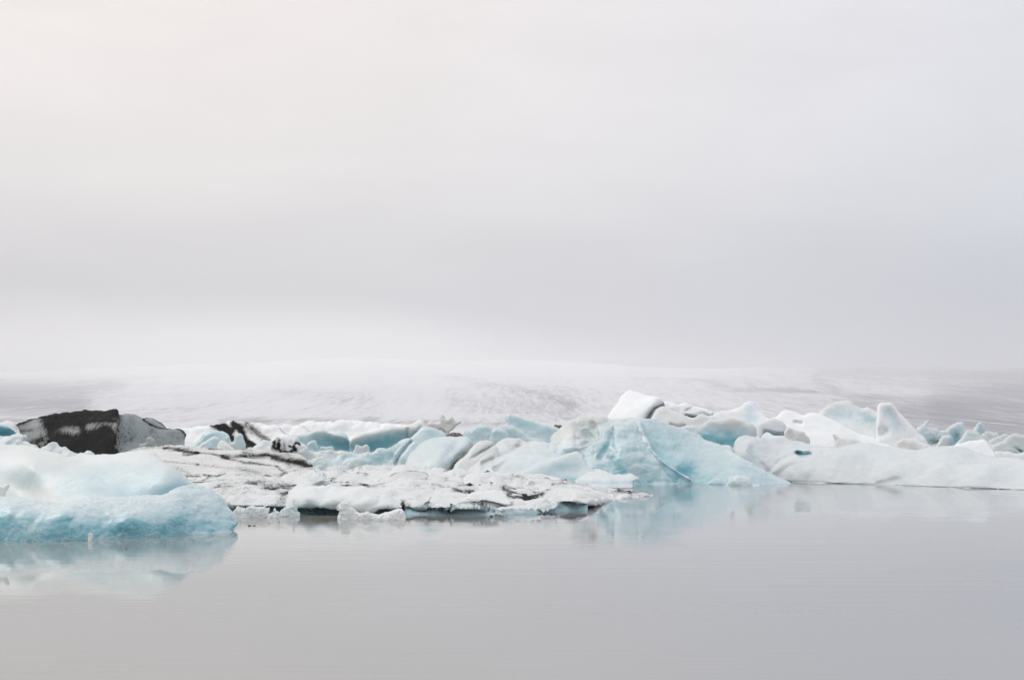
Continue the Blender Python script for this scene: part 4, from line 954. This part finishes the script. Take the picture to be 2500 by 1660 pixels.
# ------------------------------------------------------------------ long white berg at right
compound('iceberg', 'long low white iceberg with blue melt hole along the right waterline', 'iceberg', [
    ('snow_wedge', FRESH, dict(z=12, top=[(900, 720), (1060, 580), (1200, 550), (1300, 520), (1400, 508), (1480, 490), (1590, 480), (1640, 520), (1700, 590), (1750, 660), (1800, 730), (1850, 860)], D=88, lean=1.4, edge=.4, T=3, amp=.05, wave=1.2, blue=.14, frost=.15, jit=.3)),
    ('snow_body', FIRN, dict(z=6, top=[(-420, 760), (-428, 700), (-424, 650), (-414, 600), (-390, 560), (-350, 525), (-300, 508), (-250, 508), (-190, 516), (-120, 520), (-60, 523), (0, 522), (60, 530), (130, 550), (200, 556), (260, 570), (330, 580), (420, 586), (520, 600), (620, 604), (720, 602), (800, 606), (860, 608), (950, 622), (1040, 632), (1120, 634), (1200, 645), (1300, 656), (1380, 660), (1440, 648), (1500, 638),
                                      (1580, 632), (1660, 630), (1720, 634), (1790, 648), (1860, 672), (1940, 700), (2020, 722), (2090, 738), (2160, 732), (2240, 736), (2330, 742), (2450, 752), (2700, 770), (2950, 762), (3250, 790), (3600, 830), (3900, 900), (4080, 1000), (4110, 1080)],
                             wl=[(-430, 955), (100, 963), (600, 986), (1050, 1001), (1500, 1017), (1900, 1030), (2352, 1043), (4110, 1085)],
                             dmap=[(-430, 955, 92), (-420, 720, 92.5), (-300, 800, 91.5), (-300, 640, 92.3), (-300, 520, 94.5), (-100, 960, 90.6), (-100, 850, 91.0), (0, 720, 92.5), (0, 540, 95.5), (300, 972, 88.6), (300, 880, 88.9), (300, 760, 90.4), (300, 600, 94), (700, 990, 85.9), (700, 880, 86.6), (700, 740, 88.6), (700, 620, 93),
                                   (1100, 1003, 84.0), (1100, 900, 84.6), (1100, 760, 87), (1100, 640, 91.5), (1600, 1020, 80.8), (1600, 900, 81.7), (1600, 760, 84.2), (1600, 640, 89), (2000, 1033, 78.4), (2000, 900, 79.6), (2000, 800, 82.2), (2000, 725, 86.5), (2500, 1046, 76), (2500, 900, 77.5), (2500, 770, 82.5), (3200, 1063, 73), (3200, 920, 75), (3200, 800, 80), (4000, 1082, 70), (3900, 920, 76)],
                             edge=.5, T=6, amp=.19, wave=3.0, lump=.03, lumpw=1.2, scal=.07, scalw=1.5, blue=.07, bl=[([(185, 690), (240, 705), (300, 700)], 24, .6), ([(210, 725), (260, 720)], 18, .3), ([(-220, 690), (-260, 660)], 40, .2), ([(-120, 740), (-100, 730)], 20, .15)],
                             wa=[([(0, 900), (300, 940), (1000, 970)], 50, .18), ([(-60, 860), (60, 800)], 60, .2)],
                             ridges=[([(185, 692), (240, 706), (300, 701)], 26, 1.0), ([(160, 660), (330, 665)], 22, -.35), ([(-50, 860), (100, 780), (250, 745), (380, 700)], 40, -.45), ([(-100, 880), (40, 760), (140, 720)], 22, .3), ([(-250, 640), (-200, 760), (-120, 850)], 36, .35), ([(950, 980), (1150, 940)], 30, .25), ([(60, 966), (600, 989), (1050, 1004), (1500, 1020), (1900, 1033), (2740, 1053)], 8, .22)], frost=.2, jit=.35)),
])

# ------------------------------------------------------------------ front floe
compound('ice_floe', 'wide lumpy white ice floe with grit patches at the middle waterline', 'ice floe', [
    ('snow_deck', SNOW, dict(z=0, top=[(380, 1180), (430, 1172), (468, 1166), (500, 1163), (510, 1159), (535, 1158), (560, 1163), (595, 1168), (625, 1167), (660, 1161), (700, 1160), (740, 1156), (760, 1157), (790, 1151), (830, 1148), (885, 1147), (925, 1144), (957, 1139), (985, 1138), (1003, 1143), (1012, 1146), (1026, 1141), (1042, 1144), (1075, 1146), (1096, 1149), (1113, 1147), (1140, 1153),
                                       (1170, 1151), (1192, 1153), (1225, 1153), (1270, 1154), (1300, 1158), (1330, 1160), (1352, 1164), (1372, 1171), (1395, 1177), (1420, 1183), (1446, 1190), (1468, 1188), (1490, 1190), (1512, 1196), (1540, 1203), (1573, 1207), (1599, 1208), (1602, 1211), (1584, 1213), (1552, 1217), (1510, 1221), (1478, 1225), (1462, 1228), (1446, 1230), (1400, 1224), (1362, 1225),
                                       (1355, 1232), (1340, 1240), (1326, 1250), (1318, 1243), (1290, 1245), (1255, 1244), (1240, 1246), (1180, 1243), (1100, 1241), (1000, 1238), (900, 1236), (800, 1236), (700, 1236), (600, 1234), (500, 1230), (380, 1230)],
                             closed=True, D=56, dmap=[(380, 1235, 53.2), (380, 1175, 66), (600, 1237, 53.2), (600, 1215, 55.4), (600, 1190, 61), (600, 1165, 70), (800, 1237, 53.4), (800, 1215, 55.8), (800, 1190, 61), (800, 1150, 72), (1000, 1240, 53.4), (1000, 1215, 55.8), (1000, 1190, 61), (1000, 1140, 74), (1200, 1244, 53.3), (1200, 1220, 55.6), (1200, 1190, 61.5), (1200, 1155, 72),
                                                      (1330, 1245, 54.0), (1400, 1224, 55.4), (1400, 1205, 61.5), (1380, 1178, 70), (1440, 1226, 58), (1480, 1222, 63.5), (1515, 1218, 66.5), (1480, 1192, 71), (1600, 1211, 69), (1540, 1205, 70), (1540, 1213, 68)],
                             edge=.12, T=1.6, amp=.06, wave=1.5, lump=.12, lumpw=1.0, scal=.02, dirt=.19, blue=.08, bl=[([(600, 1236), (1000, 1240), (1300, 1246)], 6, .25), ([(700, 1232), (850, 1232)], 8, .1)], warm=.05, hollow_dirt=.72, frost=.3, jit=.7, step=1.1,
                             di=[([(540, 1185), (620, 1178), (700, 1188)], 14, .22), ([(600, 1187), (640, 1182)], 5, .5), ([(640, 1200), (690, 1190), (715, 1190)], 7, .6), ([(630, 1202), (670, 1202)], 5, .5), ([(690, 1205), (690, 1225)], 14, .38), ([(520, 1205), (600, 1210)], 12, .2), ([(1055, 1186), (1080, 1190)], 4, .6), ([(1105, 1200), (1155, 1202)], 4, .55), ([(1060, 1195), (1160, 1192)], 8, .25),
                                 ([(1240, 1213), (1280, 1216), (1325, 1217)], 6, .75), ([(1280, 1219), (1310, 1222)], 5, .5), ([(1190, 1227), (1250, 1232)], 5, .45), ([(1500, 1202), (1530, 1208), (1598, 1210)], 5, .25), ([(1250, 1166), (1330, 1172)], 4, .25), ([(980, 1231), (1000, 1234)], 5, .4), ([(980, 1200), (1020, 1195)], 6, .2)])),
    ('snow_lobe', SNOW, dict(z=9, top=[(395, 860), (398, 640), (420, 560), (470, 510), (540, 470), (620, 425), (720, 415), (830, 425), (960, 425), (1080, 415), (1180, 430), (1300, 455), (1400, 480), (1500, 490), (1600, 485), (1680, 465), (1770, 440), (1860, 450), (1960, 490), (2080, 530), (2200, 565), (2330, 610), (2430, 670), (2520, 740), (2570, 800), (2600, 850), (2540, 870), (2450, 865), (2380, 850), (2300, 850), (2200, 865), (2120, 890), (2060, 925), (1980, 940), (1850, 940), (1700, 920), (1500, 880), (1300, 862), (900, 860), (600, 860)],
                             closed=True, D=53.5, dmap=[(400, 860, 53.2), (420, 560, 54.6), (800, 860, 52.8), (800, 650, 52.9), (800, 440, 54.8), (1400, 870, 52.5), (1400, 680, 52.6), (1400, 490, 54.3), (1900, 920, 52.2), (1900, 700, 52.4), (1850, 460, 54.2), (2300, 850, 52.3), (2300, 620, 53.5), (2580, 840, 52.7)], edge=.3, T=1.6, amp=.045, wave=.9, lump=.02, lumpw=.5,
                             blue=.06, bl=[([(600, 830), (1300, 835)], 60, .3), ([(800, 640), (1400, 600)], 120, .1)], wa=[([(1700, 560), (2400, 700)], 120, .15)], di=[([(440, 560), (400, 700)], 30, .2), ([(1000, 515), (1010, 520)], 14, .4), ([(1750, 640), (1800, 690)], 40, .15), ([(1740, 905), (1800, 908)], 8, .6), ([(2030, 880), (2100, 865)], 12, .4)], frost=.25, jit=.6, step=1.3)),
    ('blue_undercut', ICE, dict(z=0, top=[(470, 1226), (560, 1232), (700, 1232), (900, 1232), (1100, 1236), (1250, 1240), (1300, 1238), (1362, 1224), (1420, 1224), (1437, 1226), (1437, 1247), (1437, 1252)], smooth=False, wl=[(400, 1256), (600, 1256), (860, 1256), (900, 1256), (1100, 1257), (1290, 1256), (1310, 1247), (1437, 1247)],
                                lean=.1, edge=.04, T=2.5, amp=.03, wave=.8, crisp=.015, dmap=[(470, 1256, 53.6), (470, 1230, 54.6), (700, 1256, 53.6), (700, 1230, 54.6), (900, 1256, 53.4), (900, 1235, 54.2), (1100, 1257, 53.3), (1100, 1238, 53.8), (1280, 1254, 53.6), (1280, 1238, 54.2), (1360, 1247, 55.8), (1360, 1226, 56.6), (1437, 1247, 55.9), (1437, 1226, 56.8)],
                                blue=.9, bl=[([(500, 1246), (860, 1246)], 14, .5), ([(900, 1248), (1050, 1248)], 10, .2), ([(1100, 1248), (1270, 1250)], 12, -.15), ([(1370, 1238), (1437, 1240)], 10, .25)], di=[([(1365, 1236), (1430, 1241)], 4, .3)], frost=.3, jit=.3)),
    ('round_hummock', SNOW, dict(z=10, top=[(-80, 640), (0, 585), (80, 555), (200, 540), (330, 534), (450, 532), (540, 548), (620, 590), (680, 640), (720, 690), (750, 740), (772, 790), (700, 800), (500, 760), (300, 720), (100, 700), (-60, 700)], closed=True, D=55.2, dmap=[(0, 700, 54.0), (0, 580, 55), (300, 740, 53.6), (300, 560, 55), (700, 790, 53.4), (600, 600, 55)], edge=.3, T=1.0, amp=.03, wave=.6, blue=.03, di=[([(80, 640), (300, 700)], 60, .25), ([(200, 715), (400, 720), (760, 790)], 14, .45)], frost=.15, jit=.4, step=1.2)),
    ('drip_fringe', CLEAR, dict(z=10, top=[(480, 900), (600, 850), (760, 830), (900, 820), (1050, 800), (1180, 770), (1260, 740), (1310, 700), (1380, 680), (1450, 682), (1500, 730), (1590, 745), (1650, 755), (1672, 790), (1660, 840), (1580, 870), (1500, 890), (1470, 925), (1440, 905), (1410, 930), (1385, 962), (1355, 920), (1320, 890), (1275, 880), (1245, 930), (1200, 890), (1150, 870), (1120, 900), (1070, 885), (1010, 912), (960, 885), (880, 890), (800, 880), (700, 890), (560, 910)],
                              closed=True, smooth=False, D=53.9, dmap=[(500, 900, 52.5), (900, 830, 53.0), (900, 900, 52.5), (1400, 700, 53.6), (1400, 930, 52.8), (1650, 780, 53.9)], edge=.08, T=.7, amp=.03, wave=.35, crisp=.02, blue=.12, frost=.4, di=[([(560, 830), (760, 800), (930, 800)], 14, .5), ([(780, 890), (850, 900)], 12, .4)], jit=.6, step=1.0)),
])
thing('ice_plate', 'grey lens-shaped ice plate with dark rim lying on the white floe', 'ice plate', SNOW, z=3,
      top=[(700, 905), (706, 862), (735, 836), (790, 820), (860, 810), (950, 799), (1020, 803), (1080, 812), (1130, 818), (1156, 846), (1150, 885), (1080, 898), (960, 908), (850, 908), (760, 906)], closed=True, D=66.3, dmap=[(700, 900, 66.2), (1150, 890, 66.2), (900, 905, 66), (900, 805, 66.6)], edge=.08, T=.35, amp=.02, wave=.5, blue=.08, warm=.25, dirt=.10, di=[([(706, 862), (790, 820), (950, 800), (1130, 818), (1155, 848)], 5, .85)], frost=.2, jit=.3, step=1.2)
thing('ice_dome', 'small dome of ice peppered with black specks on the white floe', 'ice dome', SNOW, z=9,
      top=[(825, 345), (830, 290), (850, 235), (885, 190), (925, 155), (975, 142), (1030, 155), (1080, 170), (1130, 190), (1160, 220), (1150, 270), (1135, 320), (1110, 350), (970, 360)], closed=True, D=62.5, dmap=[(830, 340, 62.4), (1130, 340, 62.4), (980, 355, 62.2), (980, 150, 63)], edge=.3, T=.8, amp=.02, wave=.3, blue=.08, di=[([(930, 165), (960, 170)], 14, .55), ([(1025, 222), (1030, 226)], 16, .7), ([(1100, 185), (1105, 235)], 14, .6), ([(1040, 190), (1042, 194)], 10, .5), ([(960, 150), (1140, 205)], 30, .22)], frost=.2, jit=.4, step=1.0)

# ------------------------------------------------------------------ floating frilly pieces in front
thing('ice_fragment', 'frilly glassy ice fragment floating beside the nearest blue iceberg', 'ice fragment', CLEAR, z=2,
      top=[(660, 1100), (675, 1060), (690, 1030), (700, 1008), (722, 1022), (745, 1012), (765, 1018), (800, 1002), (830, 1010), (862, 1003), (890, 1018), (925, 1012), (960, 1006), (990, 1022), (1008, 1012), (1012, 1040), (1000, 1070), (1040, 1078), (1080, 1072)], smooth=False, wl=[(600, 1112), (1400, 1112)], lean=.6, edge=.12, T=.8, amp=.05, wave=.35, crisp=.03, blue=.08, warm=.15, frost=.4, jit=.6, step=1.1, under=3)
thing('ice_fragment', 'thin upright glassy fin of ice right of the frilly fragment', 'ice fragment', CLEAR, z=9,
      top=[(-30, 1010), (60, 985), (100, 965), (150, 940), (145, 895), (175, 845), (190, 900), (250, 935), (300, 905), (380, 870), (430, 850), (470, 825), (490, 760), (510, 690), (535, 690), (550, 770), (570, 830), (605, 822), (600, 930), (640, 950), (642, 1010), (600, 1018)], smooth=False, wl=[(-100, 1025), (800, 1025)], lean=.5, edge=.07, T=.45, amp=.03, wave=.25, crisp=.025, blue=.1, bl=[([(450, 850), (560, 920)], 30, .4), ([(480, 740), (540, 800)], 30, .2)], frost=.4, jit=.7, step=.9, under=3)
thing('ice_fragment', 'swan-shaped translucent ice fragment floating in front of the white floe', 'ice fragment', CLEAR, z=9,
      top=[(1352, 1050), (1375, 990), (1395, 935), (1350, 900), (1335, 850), (1360, 820), (1400, 770), (1450, 735), (1530, 722), (1575, 740), (1600, 790), (1615, 850), (1660, 880), (1720, 920), (1790, 960), (1860, 960), (1930, 930), (1975, 940), (1985, 965), (2060, 985), (2160, 990), (2250, 970), (2340, 945), (2440, 900), (2540, 880), (2600, 890), (2660, 960), (2700, 1030), (2690, 1075)], smooth=False, wl=[(1300, 1072), (1700, 1082), (2100, 1095), (2700, 1098)], lean=.5, edge=.2, T=.9, amp=.035, wave=.4, crisp=.015, blue=.08, warm=.12, frost=.3, jit=.5, step=1.1, under=3)
thing('ice_fragment', 'dark flat sliver of ice at the waterline below the round hummock', 'ice fragment', ASH, z=10,
      top=[(350, 1020), (380, 1000), (440, 1010), (460, 970), (500, 960), (560, 985), (620, 1010), (690, 1022), (750, 1035)], smooth=False, wl=[(300, 1035), (800, 1042)], lean=1.5, edge=.05, T=.3, amp=.02, wave=.2, blue=.6, dirt=.5, frost=.3, jit=.4, step=.8, under=2)
thing('ice_fragment', 'flat green-grey ice sliver afloat below the dripping floe edge', 'ice fragment', ASH, z=10,
      top=[(1330, 1040), (1345, 1000), (1420, 1005), (1520, 1000), (1600, 1015), (1680, 1045)], smooth=False, wl=[(1300, 1048), (1700, 1052)], lean=1.5, edge=.04, T=.3, amp=.02, wave=.2, blue=.8, warm=.3, frost=.3, jit=.4, step=.8, under=2)
thing('ice_fragment', 'tiny olive ice crumb afloat under the teal undercut', 'ice fragment', ASH, z=10,
      top=[(2010, 1062), (2040, 1048), (2070, 1036), (2095, 1050), (2110, 1064)], smooth=False, wl=[(1900, 1066), (2200, 1066)], lean=1.0, edge=.03, T=.15, amp=.01, wave=.1, blue=.2, warm=.8, dirt=.3, frost=.3, jit=.2, step=.6, under=1.5)
thing('ice_fragment', 'minute dark ice crumb, the left one of the floating pair', 'ice fragment', ASH, z=2,
      top=[(806, 1188), (818, 1181), (834, 1184), (842, 1190)], smooth=False, wl=[(700, 1190), (950, 1190)], lean=1.0, edge=.02, T=.1, amp=.008, wave=.08, scal=0, blue=.3, dirt=.8, jit=.1, step=.5, under=1.2)
thing('ice_fragment', 'minute dark ice crumb, the right one of the floating pair', 'ice fragment', ASH, z=2,
      top=[(850, 1188), (862, 1182), (872, 1183), (882, 1189)], smooth=False, wl=[(700, 1190), (950, 1190)], lean=1.0, edge=.02, T=.1, amp=.008, wave=.08, scal=0, blue=.3, dirt=.8, jit=.1, step=.5, under=1.2)
thing('ice_fragment', 'small dark blue floating sliver just off the nearest blue iceberg', 'ice fragment', ASH, z=1,
      top=[(1198, 1490), (1206, 1483), (1218, 1484), (1224, 1491)], smooth=False, wl=[(1100, 1492), (1300, 1492)], lean=1.0, edge=.015, T=.08, amp=.006, wave=.06, scal=0, blue=.6, dirt=.5, jit=.1, step=.5, under=1.2)
